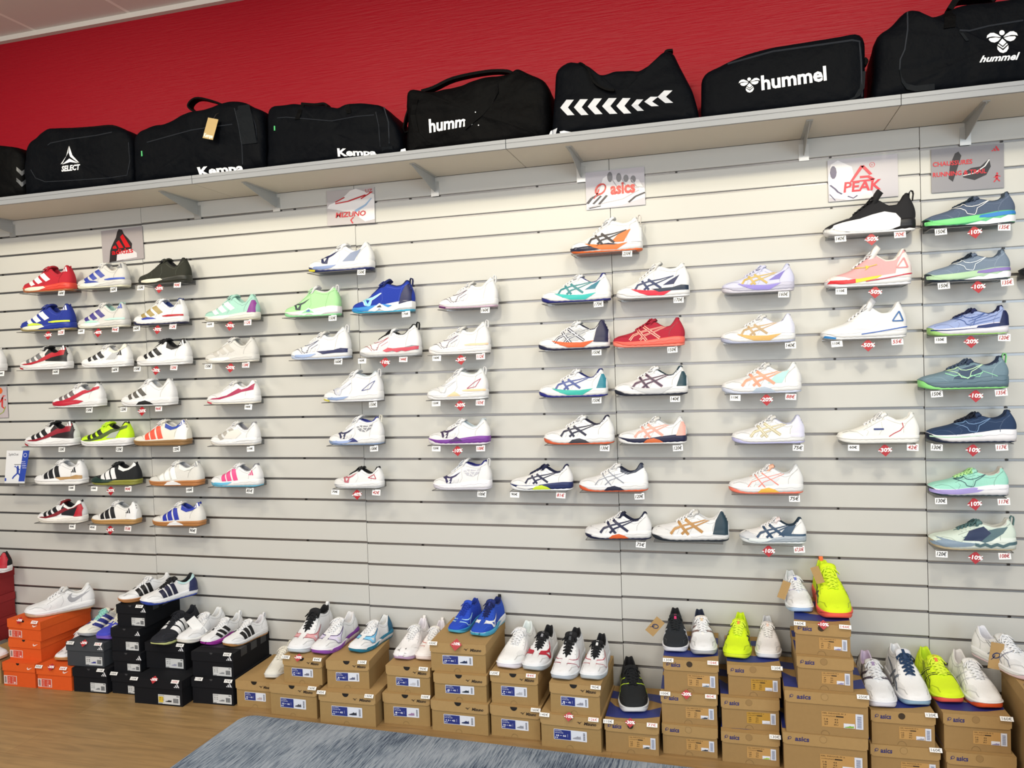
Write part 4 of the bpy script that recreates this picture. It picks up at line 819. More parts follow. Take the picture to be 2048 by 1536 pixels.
def band(name, r, wpt, pts, y, w=.03, t=.006, m='strap'):
    bm = bmesh.new(); Q = [wpt(px_, py_, y if not isinstance(y, (list, tuple)) else y[i]) for i, (px_, py_) in enumerate(pts)]
    R2 = []
    for i in range(len(Q)-1):
        for k in range(4):
            t_ = k/4; a = Q[max(i-1, 0)]; b = Q[i]; c = Q[i+1]; d = Q[min(i+2, len(Q)-1)]
            R2.append(.5*((2*b)+(c-a)*t_+(2*a-5*b+4*c-d)*t_*t_+(3*b-a-3*c+d)*t_**3))
    R2.append(Q[-1]); strap(bm, R2, w, t); return obj(name, fix(bm), BAGM[m], r, False)
def seam(name, r, fr, pts, rad=.0025, col='2a2d33'):
    bm = bmesh.new(); tube(bm, [fr(x, y, .001) for x, y in resample(pts+pts[::-1], 12)[:max(2, len(resample(pts+pts[::-1], 12))//2+1)]], rad, 5); return obj(name, bm, mat(col, 'bag'), r)
def stripe_face(name, r, fr, pts, w, m):
    bm = bmesh.new(); Q = [fr(x, y, .003) for x, y in resample(pts+pts[::-1], 10)[:max(2, len(resample(pts+pts[::-1], 10))//2+1)]]
    strap(bm, Q, w, .003, Vector((1, 0, 0)) if abs(Q[0].z-Q[-1].z) > abs(Q[0].x-Q[-1].x) else Vector((0, 0, 1))); return obj(name, fix(bm), m, r)
BOT = 14
r, fr, wp = bag('black bag cut by the left photo edge, with two grey downward chevrons', c5((-420,900),(-420,470),(-200,440),(0,445),(60,450),(150,460),(165,485),(205,492),(212,560),(212,880)), 'black', 1)
for dy in (0, 80):
    on_bag('grey_chevron', r, fr, geo([[(0,1),(.5,.5),(1,.98),(1,.52),(.5,0),(0,.6)]]), c5((120,665+dy),(200,665+dy),(200,598+dy),(120,598+dy)), mat('4a4c50', 'print'))
r, fr, wp = bag('black bag with white triangular star emblem and lettering at lower left', c5((205,880),(208,700),(206,540),(215,480),(232,425),(290,382),(330,345),(390,322),(560,322),(700,315),(800,303),(880,312),(955,345),(1003,385),(1012,500),(1015,880)), 'navy', 2)
on_bag('white_star_emblem', r, fr, geo([[(.44,1),(.40,.62),(.10,.06),(.0,.02),(.30,.44)],[(.46,1),(.44,.60),(.50,.40),(.86,.08),(.98,.02),(.62,.48)],[(.08,.0),(.46,.30),(.94,.0),(.5,.10)]]), c5((443,583),(582,570),(580,445),(443,445)), WHT)
on_bag('white_lettering', r, fr, utext('SELECT', bold=.04, shear=.1), c5((450,635),(585,620),(585,578),(450,592)), WHT)
seam('zip', r, fr, c5((350,440),(370,425),(520,395),(700,370),(820,345))); seam('seam_line', r, fr, c5((225,620),(260,680),(330,708),(500,700),(800,680),(930,660),(950,560),(940,420)), .002)
band('carry_handle', r, wp, c5((320,370),(400,335),(560,328),(700,318),(840,308),(930,345)), -.25, .03, .012); 
r, fr, wp = bag('large black bag with hanging beige swing tag and cut off white lettering', c5((1000,860),(1000,560),(1002,400),(1040,352),(1130,312),(1160,292),(1200,304),(1290,252),(1420,205),(1500,195),(1600,165),(1700,125),(1800,128),(1845,160),(1960,192),(2000,250),(2010,500),(2010,860)), 'navy', 3)
on_bag('white_lettering', r, fr, utext('Kempa', bold=.04), c5((1470,690),(1790,660),(1775,568),(1440,602)), WHT)
seam('zip', r, fr, c5((1075,420),(1200,385),(1400,330),(1600,300),(1700,288))); seam('seam_line', r, fr, c5((1715,170),(1745,300),(1770,450),(1775,580)), .0022); seam('seam_line', r, fr, c5((1830,180),(1870,300),(1880,420)), .0022)
stripe_face('grey_panel', r, fr, c5((1770,150),(1800,280),(1825,430)), .075, BAGM['grey'])
band('carry_handle', r, wp, c5((1480,215),(1425,195),(1392,160),(1420,118),(1470,103),(1560,122),(1640,150)), -.17, .04, .008)
obj('green_label', boxbm(-.003, .003, -.002, .002, -.012, .012), mat('3aa860', 'print'), r).location = fr(*c5((1038,502))[0], .003)
TG = thing('swing_tag', 'beige cardboard swing tag hanging from the large black bag', 'tag'); q_ = at_y(*c5((1540,320))[0], -.335); TG.location = q_; TG.rotation_euler = (math.radians(-6), math.radians(16), 0)
obj('tag_card', boxbm(-.027, .027, -.001, .001, -.047, .047), mat('b39a6b', 'card'), TG); flat('white_lettering', text_fit('Kempa', -.024, -.040, .048, .016, bold=.03), mat('e9e4d8', 'print'), TG, lambda a, b: (a, -.0016, b))
bm = bmesh.new(); tube(bm, [(0, .0, .043), (.002, .008, .07), (.004, .03, .09)], .0012, 5); obj('tag_string', bm, mat('2c2622'), TG)
r, fr, wp = bag('black bag with webbing handles and white lettering at lower right', c6((85,760),(88,660),(92,600),(130,572),(128,440),(132,300),(152,278),(300,262),(390,275),(480,270),(620,300),(640,270),(750,260),(880,272),(935,325),(990,420),(1030,530),(1045,760)), 'navy', 4)
on_bag('white_lettering', r, fr, utext('Kempa', bold=.04), c6((582,622),(835,604),(833,560),(575,550)), WHT)
stripe_face('webbing', r, fr, c6((345,265),(325,320),(310,360)), .022, BAGM['strap']); stripe_face('webbing', r, fr, c6((640,262),(655,320)), .022, BAGM['strap'])
seam('zip', r, fr, c6((180,350),(240,345),(540,370),(700,340),(820,330)), .002); seam('seam_line', r, fr, c6((830,310),(850,400),(860,540)), .002); seam('seam_line', r, fr, c6((885,280),(915,380),(920,520)), .003)
stripe_face('grey_panel', r, fr, c6((905,540),(912,596)), .05, BAGM['grey'])
band('carry_handle', r, wp, c6((350,262),(440,268),(500,262),(520,280)), -.16, .035, .01)
obj('green_label', boxbm(-.003, .003, -.002, .002, -.010, .010), mat('3aa860', 'print'), r).location = fr(*c6((163,418))[0], .003)
r, fr, wp = bag('slouching black bag with white wordmark partly hidden by a shoulder strap', c6((1000,700),(1045,560),(1050,400),(1045,195),(1062,165),(1130,177),(1200,190),(1300,165),(1420,135),(1560,90),(1740,60),(1768,22),(1840,60),(1955,110),(1985,160),(1990,380),(1960,500),(2000,700)), 'black', 5, wr=.016)
on_bag('white_lettering', r, fr, utext('humme', bold=.03), c6((1185,450),(1470,398),(1480,325),(1180,358)), WHT)
stripe_face('shoulder_strap', r, fr, c6((1640,150),(1600,230),(1540,300),(1480,350),(1420,400)), .035, BAGM['strap']); stripe_face('shoulder_strap', r, fr, c6((1095,230),(1075,330),(1100,450),(1150,505),(1185,530)), .022, BAGM['strap'])
band('carry_handle', r, wp, c6((1140,180),(1220,155),(1350,95),(1560,52),(1700,48),(1750,70)), -.20, .035, .012)
band('shoulder_strap_loop', r, wp, c6((1055,290),(1035,350),(1022,420),(1030,450),(1055,440)), -.20, .03, .006)
for a in ((1490,312), (1510,398)): obj('strap_stud', boxbm(-.002, .002, -.002, .002, -.002, .002), WHT, r).location = fr(*c6(a)[0], .004)
on_bag('white_corner_patch', r, fr, geo([[(0,0),(1,0),(.9,1),(.2,.9)]]), c6((985,592),(1035,588),(1030,550),(990,555)), WHT)
r, fr, wp = bag('black bag with a row of eight silver chevrons', c7((20,760),(60,620),(85,500),(95,270),(140,218),(188,196),(222,212),(240,205),(310,242),(360,288),(420,282),(442,256),(560,256),(608,268),(650,235),(692,215),(740,180),(745,138),(800,126),(820,180),(862,262),(920,372),(975,500),(1000,560),(1010,760)), 'navy', 6)
for i, (a, b, w_, h_) in enumerate(((122,420,86,96),(204,417,88,98),(287,412,90,98),(374,410,92,98),(460,410,90,96),(550,418,76,72),(628,402,88,60),(708,364,94,78))):
    on_bag('silver_chevron', r, fr, geo([[(1,1),(.45,1),(0,.5),(.5,0),(1,0),(.55,.5)]]), c7((a, b+h_),(a+w_, b+h_-4),(a+w_-4, b),(a, b)), SIL)
band('carry_handle', r, wp, c7((160,215),(215,225),(245,205),(290,240),(330,320),(400,360),(450,366)), [-.22, -.26, -.29, -.31, -.315, -.315, -.315], .02, .008)
band('strap_end', r, wp, c7((745,245),(748,180),(760,135),(800,128)), -.24, .03, .008)
on_bag('white_corner_patch', r, fr, geo([[(0,0),(.85,0),(1,1),(.2,.75)]]), c7((50,640),(100,635),(104,590),(56,600)), SIL); on_bag('white_foot_patch', r, fr, geo([[(0,.8),(.2,1),(1,.4),(.6,0),(.1,0)]]), c7((118,640),(245,628),(245,610),(118,605)), WHT)
r, fr, wp = bag('black trolley bag with bee emblem and white wordmark side by side', c7((960,740),(968,520),(972,300),(1000,262),(1062,240),(1130,202),(1250,155),(1400,115),(1600,82),(1800,52),(1870,36),(1930,26),(1955,60),(1957,250),(1950,420),(1958,740)), 'navy', 7, wr=.004)
on_bag('white_bee_emblem', r, fr, unit(geo(bee())), c7((1200,385),(1330,368),(1322,278),(1196,294)), WHT); on_bag('white_lettering', r, fr, utext('hummel', bold=.03), c7((1335,365),(1728,305),(1722,215),(1330,275)), WHT)
seam('piping', r, fr, c7((1130,205),(1400,130),(1650,95),(1880,62),(1925,70),(1935,200),(1940,400)), .0035); stripe_face('corner_guard', r, fr, c7((1780,438),(1860,425),(1910,400),(1938,350),(1945,250)), .018, BAGM['grey'])
band('side_knob', r, wp, c7((1950,180),(1965,195),(1952,215)), -.2, .03, .012)
r, fr, wp = bag('largest bag, at the right, with bee emblem above white wordmark', c8((500,1120),(515,900),(550,720),(545,420),(590,345),(690,300),(760,222),(832,130),(872,116),(960,150),(1052,198),(1190,182),(1250,130),(1400,75),(1900,20),(2400,-60),(2900,-40),(3000,200),(3000,1100)), 'navy', 8)
on_bag('white_bee_emblem', r, fr, unit(geo(bee())), c8((1690,545),(1990,520),(1985,290),(1665,315)), WHT); on_bag('white_lettering', r, fr, utext('hummel', bold=.03, shear=.25), c8((1600,628),(2000,600),(2010,522),(1615,560)), WHT)
seam('piping', r, fr, c8((878,125),(880,300),(850,500),(805,600),(800,700)), .003); seam('zip', r, fr, c8((1400,305),(1500,310),(1700,260),(2040,205)), .003)
stripe_face('corner_guard', r, fr, c8((800,700),(820,800),(870,870),(960,890),(1150,870)), .02, BAGM['grey']); stripe_face('webbing', r, fr, c8((1310,110),(1300,280)), .035, BAGM['strap'])
band('carry_handle', r, wp, c8((1290,120),(1330,50),(1380,5),(1500,-10),(1680,-8),(1740,30)), -.22, .05, .02)
stripe_face('zip_pull', r, fr, c8((1420,330),(1480,410)), .010, BAGM['grey'])
# ------------------------------------------------------------ shoe boxes
KRAFT, KR2 = '9f8152', 'ab8b5b'
BX = {}
def shoebox(key, kind, x, y, w, h, z, ang, label, D=None, mark=True, stick=(), size='8', pic='c9cbd6', lidh=.042, sy=0):
    D = D or min(.325, abs(y)-.006)
    r = thing('shoe_box', label, 'box', (x, y, z+.0004), math.radians(ang), {'o': 'orange shoe boxes', 'k': 'black and grey shoe boxes', 'g': 'black and grey shoe boxes', 'm': 'brown shoe boxes with blue size labels', 'a': 'brown shoe boxes with tan size labels', 'r': None, 's': 'brown shoe boxes with tan size labels'}[kind])
    BX[key] = (x, y, z+h, w, D)
    col = {'o': 'd9571f', 'k': '0d0e13', 'g': '3c3f43', 'm': KRAFT, 'a': '9c7d50', 'r': '8f2a2c', 's': KRAFT}[kind]; lc = {'o': 'dc5c22', 'k': '0f1015', 'g': '414448', 'm': KR2, 'a': 'a88858', 'r': '932c2e', 's': KR2}[kind]
    cm, lm = mat(col, 'card'), mat(lc, 'card')
    h -= .0006
    obj('box_body', boxbm(.003, w-.003, .003, D-.003, 0, h-.004), cm, r)
    # lid: top sheet, sides and a front flap with rounded lower corners
    bm = bmesh.new(); box(bm, 0, w, .001, D, h-.0022, h)
    box(bm, 0, .0016, .001, D, h-lidh+.004, h-.0022); box(bm, w-.0016, w, .001, D, h-lidh+.004, h-.0022); box(bm, 0, w, D-.0016, D, h-lidh, h-.0022)
    rc = .014 if kind in 'ma' else .003; P = [(0, h), (0, h-lidh+rc)]+[(rc-rc*math.cos(t), h-lidh+rc-rc*math.sin(t)) for t in (PI/8, PI/4, 3*PI/8, PI/2)]+[(w-rc+rc*math.sin(t), h-lidh+rc-rc*math.cos(t)) for t in (0, PI/8, PI/4, 3*PI/8, PI/2)]+[(w, h)]
    prism(bm, P[::-1], -.0006, .0014); lid = obj('lid', fix(bm), lm, r)
    F = lambda off: (lambda a, b: (a, -off, b))
    def decal(nm, g, c, off, par=r, kd='print'): return flat(nm, g, mat(c, kd), par, F(off))
    cx = w*.48
    if kind in 'mko':
        rr_ = .015 if kind == 'm' else (.010 if kind == 'o' else .008)
        decal('finger_notch', geo([[(cx+rr_*math.cos(t), h-.0004+rr_*1.05*math.sin(t)) for t in [PI+PI*i/12 for i in range(13)]]]), '17120e' if kind != 'k' else '3a3c40', .0011, lid)
    if kind == 'm':
        if mark:
            decal('lid_print', merge(geo(aff(runbird_polys(), .024, .012, w*.60, h-.027)), text_fit('Mizuno', w*.72, h-.029, w*.20, .0115, bold=.04, shear=.25)), '2c2018', .0011, lid)
        lx, lw, lz, lh = w*.22, w*.54, h*.26, h*.31
        sl = decal('size_label', geo([rr(lx, lz, lx+lw, lz+lh, .002)]), 'dcdfe8', -.0022)
        decal('label_blue_field', geo([rr(lx+.002, lz+.002, lx+lw*.52, lz+lh-.002)]), '24307a', -.0016, sl)
        decal('label_print', merge(text_fit('VOLLEYBALL', lx+.004, lz+lh*.80, lw*.22, lh*.10), text_fit('WAVE', lx+.004, lz+lh*.62, lw*.26, lh*.10), text_fit(size, lx+lw*.07, lz+lh*.32, lw*.09, lh*.16, bold=.03), text_fit(str(int(float(size))+34), lx+lw*.27, lz+lh*.32, lw*.10, lh*.16, bold=.03), geo([stroke([(lx+lw*.19, lz+lh*.40), (lx+lw*.24, lz+lh*.40)], .0016), rr(lx+.005, lz+.006, lx+.009, lz+.010), rr(lx+.012, lz+.006, lx+.016, lz+.010), rr(lx+lw*.42, lz+lh*.60, lx+lw*.425, lz+lh*.3)])), 'e6e8f4', -.0010, sl)
        decal('shoe_picture', geo(aff(shoe_icon(), lw*.24, lh*.42, lx+lw*.58, lz+lh*.20)), pic, -.0010, sl)
        decal('barcode', geo([rr(lx+lw*.89, lz+lh*(.16+.09*i), lx+lw*.95, lz+lh*(.20+.09*i)) for i in range(8)]), '2a2c34', -.0010, sl)
        # thumb cut at the foot
        decal('thumb_cut', geo([stroke([(cx+.013*math.cos(t), .002+.013*math.sin(t)) for t in [PI*i/10 for i in range(11)]], .0008)]), '6b5433', -.0022)
    if kind == 'a':
        decal('lid_print', merge(geo(aff(spiral(), .017, .017, w*.05, h-.028)), text_fit('asics', w*.145, h-.0275, w*.17, .0165, bold=.03, shear=.08)), '262a66', .0011, lid)
        decal('finger_hole', geo([circ(cx, h-.015, .0115, 18)]), {0: '3a2c1c', 1: '97784b', 2: 'a88858'}[sy], .0011, lid)
        if sy: decal('hole_outline', geo(outline(circ(cx, h-.015, .0118, 18), .0007)), '7d6238', .0013, lid)
        lx, lw, lz, lh = w*.44, w*.50, h*.20, h*.36
        sl = decal('size_label', geo([rr(lx, lz, lx+lw*.86, lz+lh)]), 'b98f54' if key not in ('A5', 'A6') else 'b58a34', -.0022)
        decal('label_print', merge(text_fit('GEL INDOOR FF 3', lx+.003, lz+lh*.86, lw*.55, lh*.08), text_fit('volleyball', lx+.003, lz+lh*.70, lw*.30, lh*.06), geo([rr(lx+lw*.34, lz+lh*.68, lx+lw*.52, lz+lh*.76)]), *[text_fit(s_, lx+lw*(.06+.24*i), lz+lh*(.46-.17*j), lw*.09, lh*.10) for i, j, s_ in ((0,0,size),(1,0,'44'),(0,1,'28'),(1,1,'43'),(0,2,'27'),(1,2,'EU'))]), '2a2018', -.0015, sl)
        decal('shoe_picture_patch', geo([rr(lx+lw*.52, lz+.001, lx+lw*.78, lz+lh*.32)]), 'dedfe6', -.0012, sl); decal('shoe_picture', geo(aff(shoe_icon(), lw*.22, lh*.20, lx+lw*.54, lz+lh*.04)), pic, -.0006, sl)
        bc = decal('barcode_patch', geo([rr(lx+lw*.80, lz, lx+lw*.98, lz+lh*.98)]), 'd5d9e4', -.0012, sl); decal('barcode', geo([rr(lx+lw*.84, lz+lh*(.10+.07*i), lx+lw*.94, lz+lh*(.13+.07*i)) for i in range(11)]), '50587a', -.0006, sl)
        decal('thumb_cut', geo([stroke([(cx+.014*math.cos(t), .002+.014*math.sin(t)) for t in [PI*i/10 for i in range(11)]], .0008)]), '6b5433', -.0022)
        # blue swirl printed on the lid top
        flat('lid_swirl', geo([[(w*a, D*b) for a, b in P_] for P_ in ([(0,.10),(.2,.085),(.45,.09),(.7,.12),(1,.20),(1,.46),(.8,.36),(.55,.31),(.3,.33),(.12,.40),(0,.52)], [(0,.62),(.2,.60),(.5,.66),(.8,.62),(1,.56),(1,.80),(.6,.84),(.2,.80),(0,.84)])]), mat('232f78', 'print'), lid, lambda a, b: (min(a, w-.001), b, h+.0006))
    if kind in 'kg':
        decal('three_bar_emblem', geo(aff(bars(), .028, .023, w*.84, h-.032)), 'd9dade', .0011, lid)
        gx = (.46, .40) if kind == 'g' else (.42, .44)
        lx, lw, lz, lh = w*.50, w*.44, h*.06, h*.36
        sl = decal('size_label', geo([rr(lx, lz, lx+lw, lz+lh, .001)]), 'cfd0cf', -.0022)
        decal('label_print', merge(text_fit('INDOOR', lx+.003, lz+lh*.84, lw*.26, lh*.08), *[text_fit(s_, lx+lw*(.06+.13*i), lz+lh*(.58-.20*j), lw*.08, lh*.11) for i, j, s_ in ((0,0,'9'),(1,0,size),(0,1,'27'),(1,1,'43'))], geo([rr(lx+lw*.02, lz+lh*.04, lx+lw*.20, lz+lh*.09), rr(lx+lw*.85, lz+lh*.85, lx+lw*.96, lz+lh*.92)])), '26282c', -.0014, sl)
        if size == '12': decal('yellow_field', geo([rr(lx+lw*.02, lz+lh*.15, lx+lw*.24, lz+lh*.78)]), 'd2b43a', -.0017, sl)
        decal('shoe_picture', geo(aff(shoe_icon(), lw*.28, lh*.30, lx+lw*.34, lz+lh*.24)), pic, -.0014, sl)
        decal('barcode', geo([rr(lx+lw*(.70+.035*i), lz+lh*.18, lx+lw*(.72+.035*i), lz+lh*.66) for i in range(7)]), '303338', -.0014, sl)
    if kind == 'k' and key in ('B3', 'B9'):
        flat('lid_top_stripes', geo([rr(w*.05, D*(.20+.27*i), w*1.0, D*(.36+.27*i)) for i in range(3)]), mat('2b2e33', 'print'), lid, lambda a, b: (a, b, h+.0004))
        flat('lid_side_stripes', geo([rr(D*(.20+.27*i), h-lidh+.006, D*(.36+.27*i), h) for i in range(3)]), mat('2b2e33', 'print'), lid, lambda a, b: (w+.0004, a, b))
    if kind == 'o':
        decal('swoosh_emblem', geo(aff(SW, w*.16, .016, w*.76, h-.030)), 'f0e6e0', .0011, lid)
        sl = decal('size_label', geo([rr(w*.02, h*.08, w*.42, h*.44, .001)]), 'e6c9c0', -.0022); decal('label_red_field', geo([rr(w*.13, h*.10, w*.40, h*.42)]), 'cf4a35', -.0016, sl)
        decal('label_print', merge(*[text_fit(s_, w*(.16+.12*i), h*(.34-.07*j), w*.06, h*.035) for i in (0, 1) for j, s_ in enumerate(('42', '27', '8,5', '26'))], geo([rr(w*.34, h*.12, w*.38, h*.19)])), 'f0d9d2', -.0010, sl); decal('barcode', geo([rr(w*.05, h*(.14+.03*i), w*.10, h*(.155+.03*i)) for i in range(9)]), '3c2b2b', -.0010, sl)
    for fx, kd, s_ in stick:    # folded price stickers on the front edge of the lid
        if kd == 'd': st = obj('discount_sticker', geo3([(-.021, .0), (0, -.020), (.021, 0), (0, .016)] if s_ != '-10%' or key != 'M8' else [(-.026, -.004), (0, -.030), (.026, -.004), (0, .022)], .0008), mat(RED, 'print'), r, label='red diamond sticker reading '+s_); g = text_fit(s_, -.018, -.006, .036, .011, bold=.03)
        else: st = obj('price_sticker', geo3([(-.020, -.011), (.020, -.011), (.020, .004), (-.020, .004)], .0008), mat('eceae6', 'print'), r, label='white sticker reading '+s_); g = text_fit(s_, -.015, -.008, .030, .009)
        st.location = (w*fx, -.0030, h+.0008); st.rotation_euler.x = math.radians(-38); flat('printed_price', g, mat('ffffff' if kd == 'd' else ('b3121f' if kd == 'r' else '1a1a1e'), 'print'), st, lambda a, b: (a, -.0008, b))
    return r
SW = [[(0,.30),(.06,.12),(.16,.04),(.30,.05),(.50,.16),(1.0,.52),(.45,.30),(.30,.25),(.20,.27),(.16,.36),(.22,.52),(.08,.44)]]
SW = [[(x, 1.6*y) for x, y in SW[0]]]
sb = shoebox
sb('O1','o',-.640,-.351,.199,.119,0,1,'orange shoe box on the floor, leftmost of the orange stack')
sb('O2','o',-.434,-.346,.205,.114,0,2,'orange shoe box on the floor beside the black boxes',stick=((.10,'p','95€'),(.45,'d','-30%'),(.80,'r','66€')))
sb('O3','o',-.643,-.309,.203,.103,.119,0,'orange shoe box with torn lid flap, middle of the stack')
sb('O4','o',-.648,-.306,.222,.098,.222,-3,'orange shoe box topmost, under the white shoe',stick=((.40,'d','-30%'),(.85,'r','70€')))
sb('R1','s',-.876,-.340,.212,.120,0,0,'brown shoe box on the floor cut by the left photo edge')
sb('R2','r',-1.135,-.20,.21,.13,.36,3,'dark red shoe box high at the left edge',D=.19)
sb('R3','r',-1.135,-.22,.21,.12,.12,0,'lower dark red shoe box at the left edge',D=.21); sb('R4','r',-1.135,-.21,.21,.119,.2405,0,'middle dark red shoe box at the left edge',D=.20)
sb('B2','k',-.222,-.339,.197,.118,0,2,'black shoe box on the floor under the grey box',size='10',pic='7a7c80',stick=((.84,'p','110€'),))
sb('B1','g',-.268,-.325,.210,.117,.118,4,'grey shoe box under the mint laced shoe',size='8',pic='30348a',stick=((.14,'p','130€'),(.50,'d','-30%'),(.88,'r','91€')))
sb('B6','k',-.017,-.317,.186,.101,0,1,'black shoe box on the floor behind the protruding one',size='9',pic='7a7c80',stick=((.12,'p','100€'),))
sb('B5','k',-.017,-.300,.158,.093,.101,2,'black shoe box second from the floor in the tallest black stack',size='9',pic='8a8c90')
sb('B4','k',-.032,-.290,.160,.112,.194,3,'black shoe box third from the floor in the tallest black stack',size='8',pic='8a8c90')
sb('B3','k',-.020,-.262,.166,.106,.306,2,'black shoe box topmost, under the navy soled white shoe',size='7',pic='8a8c90',stick=((.82,'p','75€'),))
sb('B7','k',.176,-.389,.262,.120,0,1.5,'black shoe box on the floor with yellow field on its label',size='12',pic='1c1e22',stick=((.04,'p','150€'),(.45,'d','-30%'),(.88,'r','105€')))
sb('B8','k',.150,-.275,.222,.124,.120,1,'black shoe box under the black shoe with lime toe',size='11',pic='9a9aae',stick=((.90,'p','130€'),))
sb('B10','k',.450,-.333,.218,.119,0,2,'black shoe box on the floor at the right of the black group',size='10',pic='7a7c80',stick=((.20,'p','110€'),(.90,'p','75€')))
sb('B9','k',.440,-.313,.219,.114,.119,2,'black shoe box with striped lid under the white gum soled shoe',size='9',pic='8a8c90',stick=((.88,'p','60€'),))
sb('M1','m',.678,-.322,.199,.122,0,1,'brown shoe box on the floor beside the black boxes',size='9',pic='b9a8ac')
sb('M2','m',.880,-.362,.236,.140,0,-1,'taller brown shoe box on the floor, left of the tallest brown one',size='10',pic='4a4a52',stick=((.92,'p','160€'),))
sb('M3','m',.939,-.342,.194,.118,.140,0,'brown shoe box under the white shoe with black laces',D=.25,size='7',pic='6a6a78',stick=((.10,'p','120€'),(.42,'d','-30%'),(.90,'p','84€')))
sb('M5','m',1.140,-.392,.264,.138,0,1.4,'large brown shoe box on the floor under the tilted one',size='11',pic='2a2c38',stick=((.06,'p','145€'),(.90,'p','150€')))
sb('M4','m',1.160,-.355,.196,.122,.138,6,'tilted brown shoe box under the teal trimmed shoe',size='9',pic='5a5e78',D=.27,stick=((.85,'p','130€'),))
sb('M7','m',1.415,-.340,.214,.132,0,2,'brown shoe box on the floor under the small shoe pair box',size='8',pic='9a7aa0',stick=((.92,'p','100€'),))
sb('M6','m',1.428,-.325,.203,.115,.132,0,'brown shoe box under the lilac soled shoe',size='7',pic='c0c0c6',stick=((.86,'p','90€'),))
sb('M10','m',1.643,-.359,.250,.130,0,0,'brown shoe box on the floor, bottom of the blue shoes stack',size='11',pic='23305c')
sb('M9','m',1.656,-.352,.230,.111,.130,2,'brown shoe box in the middle of the blue shoes stack',size='8',pic='1c2a38')
sb('M8','m',1.637,-.333,.244,.121,.241,2,'brown shoe box directly under the royal blue shoes',size='10',pic='1d2c4c',stick=((.06,'p','100€'),(.48,'d','-10%')))
sb('M12','m',1.898,-.349,.212,.128,0,-1,'brown shoe box on the floor, right of the blue shoes stack',size='10',pic='8a8e98',stick=((.92,'p','160€'),))
sb('M11','m',1.899,-.334,.201,.129,.128,1,'brown shoe box under the white shoe and black laced shoe with red emblem',size='7',pic='b0b2ba',stick=((.10,'p','120€'),(.86,'r','84€')))
sb('M14','m',2.120,-.395,.244,.133,0,-1,'brown shoe box on the floor with its foot cut out in black',size='10',pic='9a9aa4',stick=((.08,'p','140€'),(.48,'d','-10%'),(.88,'r','126€')))
sb('M13','m',2.158,-.381,.203,.121,.133,-1,'brown shoe box under the two rightmost black laced white shoes',size='8',pic='8a8c9a',stick=((.92,'p','90€'),))
sb('A1','a',2.374,-.385,.208,.125,0,1,'single brown shoe box under the black shoe with lime trim',size='12',pic='22302c',sy=0,stick=((.08,'p','110€'),(.48,'d','-30%'),(.88,'r','77€')))
sb('A4','a',2.590,-.352,.208,.116,0,0,'brown shoe box on the floor under the stack of the black and white pair',size='10',pic='1e2838',sy=2)
sb('A3','a',2.588,-.342,.212,.118,.116,2,'brown shoe box in the middle of the stack of the black and white pair',size='10',pic='1e2838',sy=2,stick=((.08,'p','100€'),(.46,'d','-20%'),(.88,'r','80€')))
sb('A2','a',2.599,-.330,.208,.126,.234,1,'brown shoe box topmost, under the black and white pair',size='10',pic='6a7480',sy=0,stick=((.10,'p','130€'),(.90,'r','104€')))
sb('A7','a',2.810,-.368,.209,.117,0,0,'brown shoe box on the floor under the stack of the neon yellow low shoe',size='10',pic='9fc03c',sy=1,stick=((.92,'p','130€'),))
sb('A6','a',2.812,-.344,.211,.118,.117,3,'brown shoe box in the middle of the stack of the neon yellow low shoe',size='9',pic='c8cad4',sy=1)
sb('A5','a',2.838,-.322,.194,.118,.235,2,'brown shoe box topmost, under the neon yellow low shoe',size='8',pic='b8bac8',sy=1,stick=((.92,'p','120€'),))
sb('A11','a',3.027,-.412,.284,.155,0,0,'largest brown shoe box at the bottom of the tallest brown stack',size='14',pic='8fb83c',sy=2)
sb('A10','a',3.037,-.409,.280,.153,.155,0,'large brown shoe box second from the floor in the tallest brown stack',size='14',pic='7fae3c',sy=2,stick=((.93,'p','250€'),))
sb('A9','a',3.082,-.388,.191,.119,.308,0,'brown shoe box third from the floor in the tallest brown stack',size='7',pic='8a84b0',sy=1)
sb('A8','a',3.078,-.364,.190,.115,.427,-4,'brown shoe box at the very top under the high neon yellow shoe',size='7',pic='8a84b0',sy=0,stick=((.10,'p','160€'),(.52,'d','-10%'),(.90,'r','144€')))
sb('A13','a',3.322,-.383,.226,.127,0,2,'brown shoe box on the floor under the navy laced shoe',size='10',pic='8a8c9a',sy=2,stick=((.93,'p','160€'),))
sb('A12','a',3.326,-.382,.209,.122,.127,2,'brown shoe box under the white lilac shoe and the navy laced shoe',size='10',pic='9a9ca8',sy=0,stick=((.93,'p','120€'),))
sb('A15','a',3.563,-.386,.216,.126,0,1.5,'brown shoe box on the floor at the bottom right',size='10',pic='9a9ca8',sy=1)
sb('A14','a',3.560,-.366,.212,.126,.126,1,'brown shoe box under the neon yellow shoe and the orange soled shoe',size='10',pic='8a84a8',sy=1,stick=((.92,'p','160€'),))
a16 = sb('A16','s',3.787,-.58,.30,.37,0,-3,'tall brown box cut by the right photo edge, with blue on its lid',D=.47,lidh=.055)
flat('lid_swirl', geo([[(.01,.02),(.12,.05),(.29,.06),(.29,.20),(.14,.17),(.05,.24),(.01,.22)]]), mat('232f78', 'print'), a16, lambda a, b: (a, b, .3712))

